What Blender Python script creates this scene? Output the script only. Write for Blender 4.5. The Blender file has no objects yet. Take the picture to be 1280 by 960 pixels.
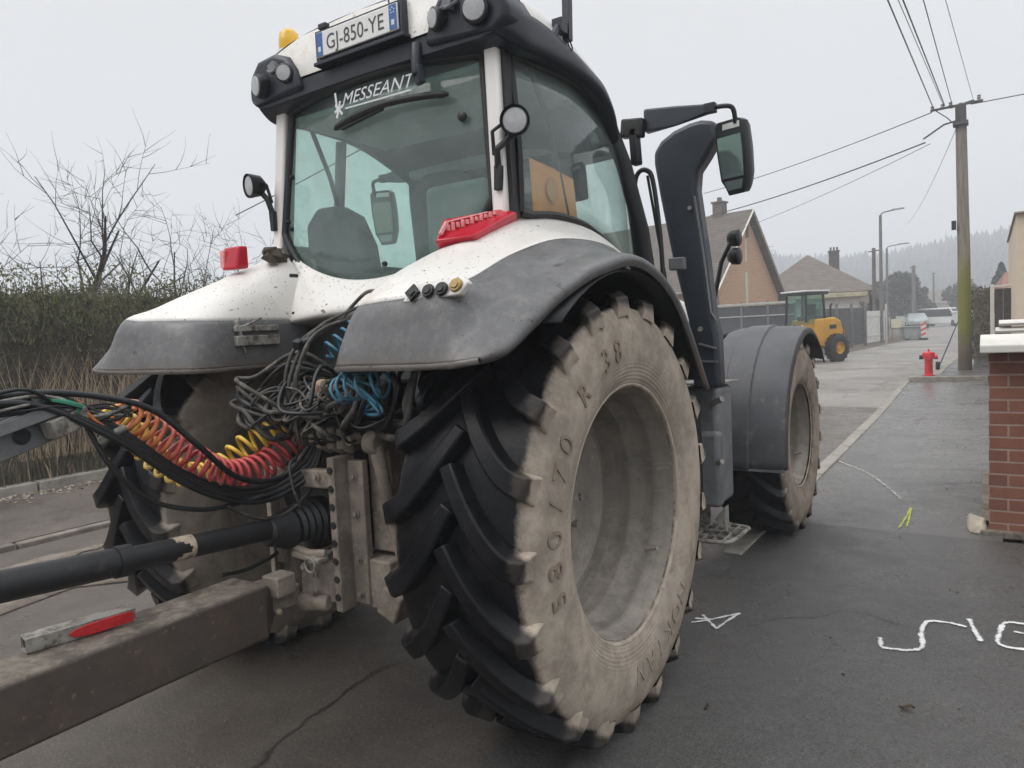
import bpy, bmesh, math, random
from mathutils import Vector, Matrix, Euler
R_ = math.radians
random.seed(7)
sc = bpy.context.scene
COL = sc.collection

# ------------------------------------------------------------------ helpers
class MB:
    """collects faces and links them as ONE mesh object"""
    def __init__(s): s.v = []; s.f = []; s.m = []
    def add(s, vs, fs, mi=0):
        o = len(s.v); s.v += [tuple(p) for p in vs]
        s.f += [tuple(i + o for i in f) for f in fs]; s.m += [mi] * len(fs)
    def box(s, c, d, rot=None, mi=0):
        x, y, z = d[0] / 2, d[1] / 2, d[2] / 2
        vs = [Vector((a * x, b * y, e * z)) for e in (-1, 1) for b in (-1, 1) for a in (-1, 1)]
        if rot is not None:
            m = rot if isinstance(rot, Matrix) else Euler(rot).to_matrix()
            vs = [m @ p for p in vs]
        c = Vector(c)
        s.add([p + c for p in vs], [(0, 2, 3, 1), (4, 5, 7, 6), (0, 1, 5, 4), (2, 6, 7, 3), (0, 4, 6, 2), (1, 3, 7, 5)], mi)
    def bar(s, a, b, w, h, up=(0, 0, 1), mi=0):
        a, b = Vector(a), Vector(b); d = b - a; L = d.length; d.normalize()
        u = Vector(up); r = d.cross(u)
        if r.length < 1e-4: r = d.cross(Vector((1, 0, 0)))
        r.normalize(); u = r.cross(d)
        m = Matrix((r, d, u)).transposed()
        s.box((a + b) / 2, (w, L, h), m, mi)
    def tube(s, pts, r, n=8, mi=0, cap=True):
        pts = [Vector(p) for p in pts]; k = len(pts)
        rs = r if isinstance(r, (list, tuple)) else [r] * k
        prev = None; vs = []
        for i, p in enumerate(pts):
            t = (pts[min(i + 1, k - 1)] - pts[max(i - 1, 0)])
            if t.length < 1e-9: t = Vector((0, 0, 1))
            t.normalize()
            if prev is None:
                a = Vector((0, 0, 1)) if abs(t.z) < .9 else Vector((1, 0, 0))
                u = t.cross(a).normalized()
            else:
                u = prev - t * prev.dot(t)
                u = u.normalized() if u.length > 1e-6 else t.orthogonal().normalized()
            prev = u; w = t.cross(u)
            for j in range(n):
                an = 2 * math.pi * j / n
                vs.append(p + (u * math.cos(an) + w * math.sin(an)) * rs[i])
        fs = [(i * n + j, i * n + (j + 1) % n, (i + 1) * n + (j + 1) % n, (i + 1) * n + j) for i in range(k - 1) for j in range(n)]
        if cap: fs += [tuple(range(n))[::-1], tuple(range((k - 1) * n, k * n))]
        s.add(vs, fs, mi)
    def cyl(s, a, b, r0, r1=None, n=16, mi=0, cap=True):
        s.tube([a, b], [r0, r0 if r1 is None else r1], n, mi, cap)
    def lathe(s, prof, c=(0, 0, 0), axis='X', n=64, mi=0, closed=False):
        # prof: (along axis, radius)
        vs = []; k = len(prof)
        for j in range(n):
            a = 2 * math.pi * j / n; ca, sa = math.cos(a), math.sin(a)
            for (u, r) in prof:
                if axis == 'X': p = (c[0] + u, c[1] - r * sa, c[2] + r * ca)
                elif axis == 'Z': p = (c[0] + r * ca, c[1] + r * sa, c[2] + u)
                else: p = (c[0] + r * ca, c[1] + u, c[2] + r * sa)
                vs.append(p)
        fs = []
        e = k if closed else k - 1
        for j in range(n):
            for i in range(e):
                a, b = j * k + i, j * k + (i + 1) % k
                c2, d = ((j + 1) % n) * k + (i + 1) % k, ((j + 1) % n) * k + i
                fs.append((a, b, c2, d))
        s.add(vs, fs, mi)
    def prism(s, poly, ext, mi=0):
        """poly: 3D points of a planar outline, ext: vector"""
        n = len(poly); e = Vector(ext)
        vs = [Vector(p) for p in poly] + [Vector(p) + e for p in poly]
        fs = [tuple(range(n))[::-1], tuple(range(n, 2 * n))] + [(i, (i + 1) % n, n + (i + 1) % n, n + i) for i in range(n)]
        s.add(vs, fs, mi)
    def grid(s, P, mi=0, keep=None):
        m, n = len(P), len(P[0])
        vs = [p for row in P for p in row]; fs = []; 
        for i in range(m - 1):
            for j in range(n - 1):
                if keep is None or keep(i, j): fs.append((i * n + j, i * n + j + 1, (i + 1) * n + j + 1, (i + 1) * n + j))
        s.add(vs, fs, mi)
    def hull(s, pts, mi=0):
        bm = bmesh.new()
        for p in pts: bm.verts.new(p)
        bmesh.ops.convex_hull(bm, input=bm.verts)
        bm.verts.ensure_lookup_table(); bm.verts.index_update()
        used = [v for v in bm.verts if v.link_faces]
        ix = {v: i for i, v in enumerate(used)}
        s.add([v.co.copy() for v in used], [[ix[v] for v in f.verts] for f in bm.faces], mi)
        bm.free()
    def build(s, name, mats, parent=None, smooth=38, bevel=0, solid=0, recalc=True, loc=None, seg=2, solid_off=-1, subd=0):
        me = bpy.data.meshes.new(name); me.from_pydata(s.v, [], s.f)
        mats = mats if isinstance(mats, (list, tuple)) else [mats]
        for m in mats: me.materials.append(m)
        if len(mats) > 1:
            me.polygons.foreach_set('material_index', s.m)
        if recalc:
            bm = bmesh.new(); bm.from_mesh(me); bmesh.ops.remove_doubles(bm, verts=bm.verts, dist=1e-5)
            bmesh.ops.recalc_face_normals(bm, faces=bm.faces); bm.to_mesh(me); bm.free()
        if smooth:
            me.polygons.foreach_set('use_smooth', [True] * len(me.polygons)); me.set_sharp_from_angle(angle=R_(smooth))
        me.update()
        o = bpy.data.objects.new(name, me); COL.objects.link(o)
        if loc: o.location = loc
        if parent: o.parent = parent
        if solid:
            q = o.modifiers.new('solid', 'SOLIDIFY'); q.thickness = solid; q.offset = solid_off
        if bevel:
            q = o.modifiers.new('bevel', 'BEVEL'); q.width = bevel; q.segments = seg; q.limit_method = 'ANGLE'; q.angle_limit = R_(35); q.harden_normals = False
        if subd:
            q = o.modifiers.new('sub', 'SUBSURF'); q.levels = subd; q.render_levels = subd
        return o

def tag(o, label=None, cat=None, group=None, kind=None):
    if label: o['label'] = label
    if cat: o['category'] = cat
    if group: o['group'] = group
    if kind: o['kind'] = kind
    return o
def thing(name, label, cat, loc=(0, 0, 0), rz=0, group=None):
    o = bpy.data.objects.new(name, None); COL.objects.link(o); o.location = loc; o.rotation_euler = (0, 0, rz)
    return tag(o, label, cat, group)
def copy_tree(o, parent=None):
    c = o.copy(); COL.objects.link(c)
    if parent: c.parent = parent
    for ch in list(o.children): copy_tree(ch, c)
    return c
def cr(p0, p1, p2, p3, t):
    return tuple(0.5 * ((2 * b) + (c - a) * t + (2 * a - 5 * b + 4 * c - d) * t * t + (3 * b - a - 3 * c + d) * t ** 3) for a, b, c, d in zip(p0, p1, p2, p3))
def spline(pts, k=8):
    out = []; n = len(pts)
    for i in range(n - 1):
        p0 = pts[max(i - 1, 0)]; p3 = pts[min(i + 2, n - 1)]
        for j in range(k): out.append(cr(p0, pts[i], pts[i + 1], p3, j / k))
    out.append(tuple(pts[-1])); return out
def fine_grid(rails, k):
    rows = [spline(r, k) for r in rails]
    cols = list(zip(*rows)); cols = [spline(list(c), k) for c in cols]
    return [list(r) for r in zip(*cols)]
def text_mb(s, size=1, extrude=0, shear=0, space=1.0, align='CENTER'):
    cu = bpy.data.curves.new('t', 'FONT'); cu.body = s; cu.size = size; cu.extrude = extrude; cu.shear = shear
    cu.space_character = space; cu.align_x = align; cu.resolution_u = 4
    ob = bpy.data.objects.new('t', cu); COL.objects.link(ob)
    bpy.context.view_layer.update()
    me = bpy.data.meshes.new_from_object(ob.evaluated_get(bpy.context.evaluated_depsgraph_get()))
    vs = [v.co.copy() for v in me.vertices]; fs = [tuple(p.vertices) for p in me.polygons]
    bpy.data.objects.remove(ob); bpy.data.curves.remove(cu); bpy.data.meshes.remove(me)
    return vs, fs

# ------------------------------------------------------------------ materials
class NT:
    def __init__(s, name):
        s.mat = bpy.data.materials.new(name); s.mat.use_nodes = True
        s.t = s.mat.node_tree; s.n = s.t.nodes; s.p = s.n['Principled BSDF']; s.out = s.n['Material Output']
        s.tc = s.n.new('ShaderNodeTexCoord')
    def L(s, a, b): s.t.links.new(a, b)
    def noise(s, scale, detail=6, rough=.6, vec=None, dist=0):
        x = s.n.new('ShaderNodeTexNoise'); x.inputs['Scale'].default_value = scale; x.inputs['Detail'].default_value = detail
        x.inputs['Roughness'].default_value = rough; x.inputs['Distortion'].default_value = dist
        s.L(vec or s.tc.outputs['Object'], x.inputs['Vector']); return x.outputs['Fac']
    def scalevec(s, v):
        m = s.n.new('ShaderNodeMapping'); m.inputs['Scale'].default_value = v; s.L(s.tc.outputs['Object'], m.inputs['Vector']); return m.outputs['Vector']
    def ramp(s, f, a, b, lo=0., hi=1.):
        x = s.n.new('ShaderNodeMapRange'); x.interpolation_type = 'SMOOTHSTEP'
        x.inputs[1].default_value = a; x.inputs[2].default_value = b; x.inputs[3].default_value = lo; x.inputs[4].default_value = hi
        s.L(f, x.inputs[0]); return x.outputs[0]
    def math(s, op, a, b=None):
        x = s.n.new('ShaderNodeMath'); x.operation = op
        for i, q in enumerate((a, b)):
            if q is None: continue
            if isinstance(q, (int, float)): x.inputs[i].default_value = q
            else: s.L(q, x.inputs[i])
        return x.outputs[0]
    def mix(s, f, a, b):
        x = s.n.new('ShaderNodeMix'); x.data_type = 'RGBA'
        for i, q in ((0, f), (6, a), (7, b)):
            if isinstance(q, (int, float)): x.inputs[i].default_value = q
            elif isinstance(q, (tuple, list)): x.inputs[i].default_value = (*q[:3], 1)
            else: s.L(q, x.inputs[i])
        return x.outputs[2]
    def fmix(s, f, a, b):
        x = s.n.new('ShaderNodeMix')
        for i, q in ((0, f), (2, a), (3, b)):
            if isinstance(q, (int, float)): x.inputs[i].default_value = q
            else: s.L(q, x.inputs[i])
        return x.outputs[0]
    def bump(s, h, strength=.3, dist=.01):
        b = s.n.new('ShaderNodeBump'); b.inputs['Strength'].default_value = strength; b.inputs['Distance'].default_value = dist
        s.L(h, b.inputs['Height']); s.L(b.outputs['Normal'], s.p.inputs['Normal'])
    def col(s, c):
        if isinstance(c, tuple): s.p.inputs['Base Color'].default_value = (*c, 1)
        else: s.L(c, s.p.inputs['Base Color'])
    def rough(s, r):
        if isinstance(r, (int, float)): s.p.inputs['Roughness'].default_value = r
        else: s.L(r, s.p.inputs['Roughness'])
    def sep(s):
        x = s.n.new('ShaderNodeSeparateXYZ'); s.L(s.tc.outputs['Object'], x.inputs[0]); return x.outputs

def pm(name, c, rough=.6, var=.2, vs=6, dirt=None, metal=0, bump=0, bs=40, speck=None, spec=.5):
    """plain procedural material: tone variation, patchy dirt (colour, amount, scale), specks (colour, threshold, scale)"""
    t = NT(name); n = t.noise(vs, 6, .65)
    col = t.mix(t.ramp(n, .3, .7), tuple(x * (1 - var) for x in c), tuple(min(1, x * (1 + var)) for x in c))
    r = rough
    if dirt:
        dc, am, ds = dirt
        d = t.ramp(t.noise(ds, 9, .72), .78 - am * .55, .95 - am * .5)
        col = t.mix(d, col, dc); r = t.fmix(d, rough, .92)
    if speck:
        c2, th, s2 = speck
        d = t.ramp(t.noise(s2, 3, .6), th, th + .04); col = t.mix(d, col, c2)
    t.col(col); t.rough(r); t.p.inputs['Metallic'].default_value = metal; t.p.inputs['Specular IOR Level'].default_value = spec
    if bump: t.bump(t.noise(bs, 8, .7), bump, .008)
    return t.mat
MUD = (.30, .245, .19)
M = {}
def white_mat():
    t = NT('white_paint'); n = t.noise(3, 5, .6); c = t.mix(t.ramp(n, .3, .7), (.70, .675, .635), (.755, .735, .70))
    c = t.mix(t.ramp(t.noise(5, 9, .74), .53, .74, 0, .75), c, (.52, .455, .37))
    c = t.mix(t.ramp(t.noise(24, 2, .5), .70, .735, 0, .9), c, (.15, .12, .09)); c = t.mix(t.ramp(t.noise(75, 2, .5), .665, .70, 0, .85), c, (.19, .155, .12))
    t.col(c); t.rough(t.ramp(t.noise(5, 9, .74), .5, .7, .32, .8)); t.bump(t.noise(30, 4, .6), .04, .004); return t.mat
M['white'] = white_mat()
M['white_post'] = pm('white_post_paint', (.78, .76, .73), .35, .06, 4, dirt=((.50, .45, .39), .25, 6))
M['roofdark'] = pm('dark_roof_plastic', (.010, .014, .024), .40, .2, 4, dirt=((.07, .07, .07), .12, 5))
def grey_mat():
    t = NT('grey_fender_plastic'); n = t.noise(4, 6, .6); c = t.mix(t.ramp(n, .3, .7), (.098, .099, .103), (.128, .129, .132))
    c = t.mix(t.ramp(t.noise(26, 9, .75), .46, .68, 0, .42), c, (.235, .218, .197)); c = t.mix(t.ramp(t.noise(6, 8, .7), .52, .75, 0, .32), c, (.22, .20, .175))
    x, y, z = t.sep(); ed = t.ramp(t.math('ADD', z, t.math('MULTIPLY', t.noise(18, 7, .75), .10)), 1.53, 1.60, 1, 0)
    c = t.mix(t.math('MULTIPLY', ed, .7), c, (.12, .10, .082))
    c = t.mix(t.ramp(t.noise(58, 3, .6), .655, .70, 0, .85), c, (.05, .042, .036)); c = t.mix(t.ramp(t.noise(20, 2, .5), .70, .73, 0, .8), c, (.05, .042, .036))
    t.col(c); t.rough(t.ramp(t.noise(7, 8, .7), .4, .65, .33, .62)); t.bump(t.noise(130, 4, .7), .18, .005); return t.mat
M['grey'] = grey_mat()
M['greyfront'] = pm('grey_front_fender_plastic', (.070, .072, .077), .48, .15, 3, dirt=((.17, .16, .148), .46, 10), speck=((.05, .045, .04), .68, 50), bump=.15, bs=90)
M['stack'] = pm('dark_grey_plastic', (.026, .032, .042), .42, .15, 4, dirt=((.10, .095, .09), .2, 6), bump=.03)
M['black'] = pm('black_plastic', (.0075, .0085, .010), .45, .3, 8, dirt=((.07, .06, .055), .15, 9))
M['rubber'] = pm('black_rubber', (.007, .007, .008), .55, .3, 10)
M['hosemat'] = pm('muddy_hose_rubber', (.045, .042, .038), .6, .35, 8, dirt=((.21, .18, .147), .52, 16))
M['hoseblack'] = pm('black_hose_rubber', (.011, .012, .013), .42, .3, 8, dirt=((.13, .115, .095), .32, 12))
M['chassis'] = pm('muddy_dark_casting', (.014, .013, .0125), .7, .3, 6, dirt=((.085, .07, .056), .34, 6), bump=.4, bs=30)
M['mudsteel'] = pm('mud_caked_steel', (.20, .17, .14), .85, .25, 6, dirt=((.34, .29, .235), .62, 9), bump=.5, bs=45)
def rim_mat():
    t = NT('mud_caked_rim'); n = t.noise(4, 6, .6); a = t.noise(11, 9, .72); rg = t.noise(1.5, 5, .6, t.scalevec((22, .8, .8))); st = t.noise(2.2, 7, .7, t.scalevec((1, 9, 9)))
    x_, y_, z_ = t.sep(); lowm = t.ramp(t.math('ADD', z_, t.math('MULTIPLY', t.math('SUBTRACT', a, .5), .9)), -.34, .12, 1, 0)  # mask: more of the pale mud colour towards the rim's bottom
    c = t.mix(t.ramp(n, .3, .7), (.15, .142, .128), (.225, .208, .185)); c = t.mix(t.math('MULTIPLY', t.ramp(a, .36, .70, .15, 1), t.fmix(lowm, .40, .90)), c, (.40, .355, .30)); c = t.mix(t.ramp(rg, .54, .70, 0, .36), c, (.38, .345, .295)); c = t.mix(t.ramp(st, .58, .70, 0, .45), c, (.48, .41, .33))
    c = t.mix(t.ramp(t.noise(65, 4, .7), .60, .72, 0, .6), c, (.12, .105, .09)); t.col(c); t.rough(.72); t.bump(t.noise(45, 8, .75), .3, .01); return t.mat
M['rim'] = rim_mat(); M['rimedge'] = pm('pale_rim_edge', (.42, .36, .29), .55, .25, 12, dirt=((.15, .13, .11), .35, 10), bump=.2)  # rim edge is paler than the barrel, with darker patches
M['drum'] = pm('brown_muddy_drum', (.36, .31, .26), .9, .15, 2, dirt=((.24, .20, .165), .4, 5), bump=.3)
def rust_mat():
    t = NT('rusty_drawbar_paint'); n = t.noise(5, 7, .7); c = t.mix(t.ramp(n, .3, .7), (.060, .048, .040), (.092, .074, .060))
    c = t.mix(t.ramp(t.noise(7, 8, .7), .52, .72, 0, .7), c, (.125, .085, .062)); c = t.mix(t.ramp(t.noise(34, 3, .6), .64, .70, 0, .8), c, (.19, .13, .09))
    g = t.n.new('ShaderNodeNewGeometry'); s_ = t.n.new('ShaderNodeSeparateXYZ'); t.L(g.outputs['True Normal'], s_.inputs[0])
    up = t.math('MULTIPLY', t.ramp(s_.outputs[2], .55, .85), t.ramp(t.noise(9, 9, .75), .36, .60))
    c = t.mix(up, c, t.mix(t.ramp(t.noise(40, 6, .7), .35, .65), (.16, .135, .108), (.26, .225, .185))); t.col(c); t.rough(t.fmix(up, .6, .95)); t.bump(t.noise(55, 7, .7), .4, .006); return t.mat
M['rust'] = rust_mat()
M['dust'] = pm('dried_mud_film', (.235, .20, .165), .95, .3, 8, dirt=((.12, .10, .08), .4, 9), bump=.5, bs=70)
M['ruststeel'] = pm('weathered_galvanised', (.31, .30, .27), .62, .25, 9, dirt=((.10, .08, .065), .62, 14), metal=.15, bump=.2)
M['steelgrey'] = pm('grey_painted_steel', (.16, .165, .17), .55, .25, 6, dirt=((.22, .19, .16), .35, 9), bump=.15)
M['pto'] = pm('pto_guard_plastic', (.014, .0145, .0155), .5, .3, 7, dirt=((.11, .10, .085), .34, 8), bump=.1)
M['red_lens'] = pm('red_lens', (.47, .010, .028), .2, .1, 20)
M['pink_lens'] = pm('pale_red_reflector', (.74, .30, .30), .35, .2, 60)
M['red_refl'] = pm('red_reflector', (.50, .02, .025), .3, .2, 30, dirt=((.35, .16, .13), .25, 12))
M['chromelens'] = pm('clear_lamp_glass', (.44, .45, .46), .18, .12, 30)
M['amber'] = pm('amber_beacon', (.72, .42, .02), .25, .1, 20)
M['brass'] = pm('brass_button', (.33, .24, .10), .5, .2, 60, metal=.6)
M['lining'] = pm('cab_lining_grey', (.58, .60, .60), .85, .1, 6)
M['interior'] = pm('cab_interior_grey', (.13, .14, .142), .75, .2, 6)
M['seat'] = pm('seat_fabric', (.055, .062, .065), .9, .25, 30)
M['orange'] = pm('orange_sheet', (1.0, .37, .11), .6, .06, 5)
M['orangedark'] = pm('faded_orange_print', (.74, .30, .12), .6, .1, 9)
M['plate'] = pm('plate_white', (.78, .78, .76), .4, .05, 20, dirt=((.5, .47, .42), .25, 9))
M['plateblue'] = pm('plate_blue', (.05, .13, .36), .4, .2, 60)
M['platetext'] = pm('plate_black', (.05, .05, .05), .5, .1)
M['sticker'] = pm('white_sticker', (.72, .73, .74), .5, .08, 30)
def coil_mat():
    t = NT('red_coil_plastic'); x, y, z = t.sep(); n = t.noise(9, 6, .7)
    f_ = t.ramp(t.math('ADD', y, t.math('MULTIPLY', n, .2)), -1.14, -.96)
    c = t.mix(f_, (.60, .19, .055), (.50, .06, .062)); c = t.mix(t.ramp(t.noise(16, 7, .7), .52, .72), c, (.33, .20, .14)); t.col(c); t.rough(.42); return t.mat
M['coilred'] = coil_mat()
M['coilyel'] = pm('yellow_coil_plastic', (.66, .44, .055), .38, .2, 12, dirt=((.33, .25, .13), .34, 14))
M['coilblue'] = pm('blue_coil_plastic', (.045, .17, .255), .45, .3, 12, dirt=((.2, .2, .185), .48, 14))
M['green'] = pm('green_tie', (.03, .20, .12), .6, .3, 20)
M['sprayw'] = pm('white_spray_paint', (.66, .66, .65), .8, .2, 40, dirt=((.10, .10, .10), .40, 70))
M['sprayfaint'] = pm('worn_white_spray', (.40, .39, .37), .8, .2, 40, dirt=((.14, .135, .13), .55, 50))
M['sprayy'] = pm('yellow_spray_paint', (.48, .53, .10), .8, .2, 40, dirt=((.14, .14, .13), .45, 70))
M['clod'] = pm('dark_mud', (.075, .06, .045), .95, .3, 20, bump=.8, bs=60)

def tyre_mat(name, outer, inner, rs=.815):
    t = NT(name); x, y_, z_ = t.sep(); rad = t.math('SQRT', t.math('ADD', t.math('MULTIPLY', y_, y_), t.math('MULTIPLY', z_, z_)))
    n = t.noise(9, 8, .7); n2 = t.noise(40, 6, .7)
    rub = t.mix(t.ramp(n, .35, .7), (.0050, .0055, .0070), (.013, .013, .0145))
    rub = t.mix(t.ramp(t.noise(5, 9, .75), .62, .80, 0, .8), rub, (.075, .064, .053))
    k = t.math('ADD', x, t.math('MULTIPLY', t.math('SUBTRACT', n, .5), .05))
    k = t.math('ADD', k, t.math('MULTIPLY', t.math('SUBTRACT', n2, .5), .03))
    w = outer[1]
    fo = t.ramp(k, w - .030, w + .002); fi = t.ramp(k, -w - .002, -w + .03, 1., 0.)
    lugm = t.ramp(t.math('ADD', rad, t.math('MULTIPLY', t.math('SUBTRACT', n, .5), .06)), rs - .012, rs + .020, 1., .12); fo = t.math('MULTIPLY', fo, lugm); fi = t.math('MULTIPLY', fi, lugm)
    mud = t.mix(t.ramp(t.noise(5, 9, .74), .36, .64), tuple(c * .66 for c in outer[0]), tuple(c * 1.15 for c in outer[0])); mud = t.mix(t.ramp(t.noise(2.3, 7, .7), .50, .72, 0, .45), mud, (.19, .175, .155))
    mud = t.mix(t.ramp(t.noise(70, 4, .6), .62, .72), mud, tuple(c * .72 for c in outer[0]))
    c = t.mix(fo, rub, mud); c = t.mix(fi, c, t.mix(t.ramp(n, .35, .65), inner, tuple(q * 1.6 for q in inner)))
    t.L(t.fmix(fo, .17, .35), t.p.inputs['Specular IOR Level']); t.col(c); t.rough(t.fmix(fo, .24, .9)); rib = t.math('MULTIPLY', t.math('SINE', t.math('MULTIPLY', rad, 420.)), t.math('MULTIPLY', fo, t.ramp(rad, rs - .19, rs - .25, .0, .35))); t.bump(t.math('ADD', t.noise(55, 8, .7), rib), .3, .006); return t.mat

def glass_mat(name, tint, dust=.1, dustcol=(.30, .36, .36), refl=.06):
    t = NT(name); n = t.n; n.remove(t.p)
    tr = n.new('ShaderNodeBsdfTransparent'); tr.inputs[0].default_value = (*tint, 1)
    di = n.new('ShaderNodeBsdfDiffuse'); di.inputs[0].default_value = (*dustcol, 1)
    gl = n.new('ShaderNodeBsdfGlossy'); gl.inputs['Roughness'].default_value = .03
    m1 = n.new('ShaderNodeMixShader'); m2 = n.new('ShaderNodeMixShader')
    d = t.ramp(t.noise(3.2, 8, .7), .3, .8, dust * .55, dust * 1.5)
    t.L(d, m1.inputs[0]); t.L(tr.outputs[0], m1.inputs[1]); t.L(di.outputs[0], m1.inputs[2])
    lw = n.new('ShaderNodeLayerWeight'); lw.inputs[0].default_value = .5
    f = t.math('ADD', t.math('MULTIPLY', t.math('POWER', lw.outputs['Facing'], 5.), .92), .5 * refl)
    t.L(f, m2.inputs[0]); t.L(m1.outputs[0], m2.inputs[1]); t.L(gl.outputs[0], m2.inputs[2]); t.L(m2.outputs[0], t.out.inputs[0]); return t.mat
M['glass'] = glass_mat('tinted_rear_glass', (.855, .975, .935), .13, (.52, .56, .56))
M['glass_side'] = glass_mat('tinted_side_glass', (.90, .97, .945), .13, (.52, .56, .56))
M['glass_far'] = glass_mat('clear_far_glass', (.78, .90, .86), .05)
M['mirrorglass'] = pm('mirror_glass', (.62, .68, .67), .05, .02, 5, metal=1)

# ------------------------------------------------------------------ camera
CAM = Vector((2.3747, -2.5725, 1.5813)); YAW, PIT, ROL = .5868, -.0721, -.0490
f = Vector((-math.sin(YAW) * math.cos(PIT), math.cos(YAW) * math.cos(PIT), math.sin(PIT)))
r = Vector((math.cos(YAW), math.sin(YAW), 0)); u = r.cross(f)
r2 = r * math.cos(ROL) + u * math.sin(ROL); u2 = -r * math.sin(ROL) + u * math.cos(ROL)
cd = bpy.data.cameras.new('camera'); cam = bpy.data.objects.new('camera', cd); COL.objects.link(cam)
cam.matrix_world = Matrix(((r2.x, u2.x, -f.x, CAM.x), (r2.y, u2.y, -f.y, CAM.y), (r2.z, u2.z, -f.z, CAM.z), (0, 0, 0, 1)))
cd.sensor_width = 36; cd.lens = 901.14 / 1280 * 36; cd.clip_end = 4000; cd.clip_start = .05
sc.camera = cam

# ------------------------------------------------------------------ light
w = bpy.data.worlds.new('World'); sc.world = w; w.use_nodes = True
nt = w.node_tree; bg = nt.nodes['Background']
sky = nt.nodes.new('ShaderNodeTexSky'); sky.sky_type = 'NISHITA'; sky.sun_disc = False
SUN_EL, SUN_AZ = R_(52), R_(215)
sky.sun_elevation = SUN_EL; sky.sun_rotation = SUN_AZ; sky.dust_density = 4
hs = nt.nodes.new('ShaderNodeHueSaturation'); hs.inputs['Saturation'].default_value = .12
nt.links.new(sky.outputs[0], hs.inputs['Color'])
tc = nt.nodes.new('ShaderNodeTexCoord'); sx = nt.nodes.new('ShaderNodeSeparateXYZ'); nt.links.new(tc.outputs['Generated'], sx.inputs[0])
cloud = nt.nodes.new('ShaderNodeTexNoise'); cloud.inputs['Scale'].default_value = 1.6; cloud.inputs['Detail'].default_value = 4
nt.links.new(tc.outputs['Generated'], cloud.inputs['Vector'])
mr = nt.nodes.new('ShaderNodeMapRange'); mr.interpolation_type = 'SMOOTHSTEP'
for i, v in ((1, .42), (2, .95), (3, 7.0), (4, 18.5)): mr.inputs[i].default_value = v
nt.links.new(sx.outputs[2], mr.inputs[0])
cm = nt.nodes.new('ShaderNodeMapRange')
for i, v in ((1, .3), (2, .7), (3, .97), (4, 1.04)): cm.inputs[i].default_value = v
nt.links.new(cloud.outputs['Fac'], cm.inputs[0])
mu = nt.nodes.new('ShaderNodeMath'); mu.operation = 'MULTIPLY'; nt.links.new(mr.outputs[0], mu.inputs[0]); nt.links.new(cm.outputs[0], mu.inputs[1])
gr = nt.nodes.new('ShaderNodeMix'); gr.data_type = 'RGBA'; gr.blend_type = 'MULTIPLY'; gr.inputs[0].default_value = 1
gr.inputs[6].default_value = (.985, .995, 1.02, 1); nt.links.new(mu.outputs[0], gr.inputs[7])
mx = nt.nodes.new('ShaderNodeMix'); mx.data_type = 'RGBA'; mx.inputs[0].default_value = .92
nt.links.new(hs.outputs[0], mx.inputs[6]); nt.links.new(gr.outputs[2], mx.inputs[7])
nt.links.new(mx.outputs[2], bg.inputs[0]); bg.inputs[1].default_value = .1
sl = bpy.data.lights.new('sun', 'SUN'); sl.energy = 1.0; sl.angle = R_(35); sl.color = (1, .97, .93)
so = bpy.data.objects.new('sun', sl); COL.objects.link(so)
dv = Vector((math.sin(SUN_AZ) * math.cos(SUN_EL), math.cos(SUN_AZ) * math.cos(SUN_EL), math.sin(SUN_EL)))
so.rotation_euler = dv.to_track_quat('Z', 'Y').to_euler(); so.location = (0, 0, 30)
sc.view_settings.view_transform = 'Standard'; sc.view_settings.look = 'None'; sc.view_settings.gamma = 1; sc.view_settings.exposure = .28
sc.render.engine = 'CYCLES'; sc.cycles.use_denoising = True
sc.cycles.max_bounces = 8; sc.cycles.transparent_max_bounces = 24; sc.cycles.volume_bounces = 2; sc.cycles.caustics_reflective = False; sc.cycles.caustics_refractive = False

#@@GROUND
# ================================================================== SETTING
def strip(name, left, right, z, mat, kind='structure', h=0, sub=1, **kw):
    """sheet between two polylines (x, y); h > 0 gives it thickness downwards"""
    m = MB(); n = len(left)
    P = [[(l[0] + (q[0] - l[0]) * j / sub, l[1] + (q[1] - l[1]) * j / sub, z) for j in range(sub + 1)] for l, q in zip(left, right)]
    m.grid(P)
    o = m.build(name, mat, smooth=0, solid=h, recalc=False)
    if o.data.polygons[0].normal.z < 0: o.data.flip_normals()
    return tag(o, kind=kind)

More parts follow.
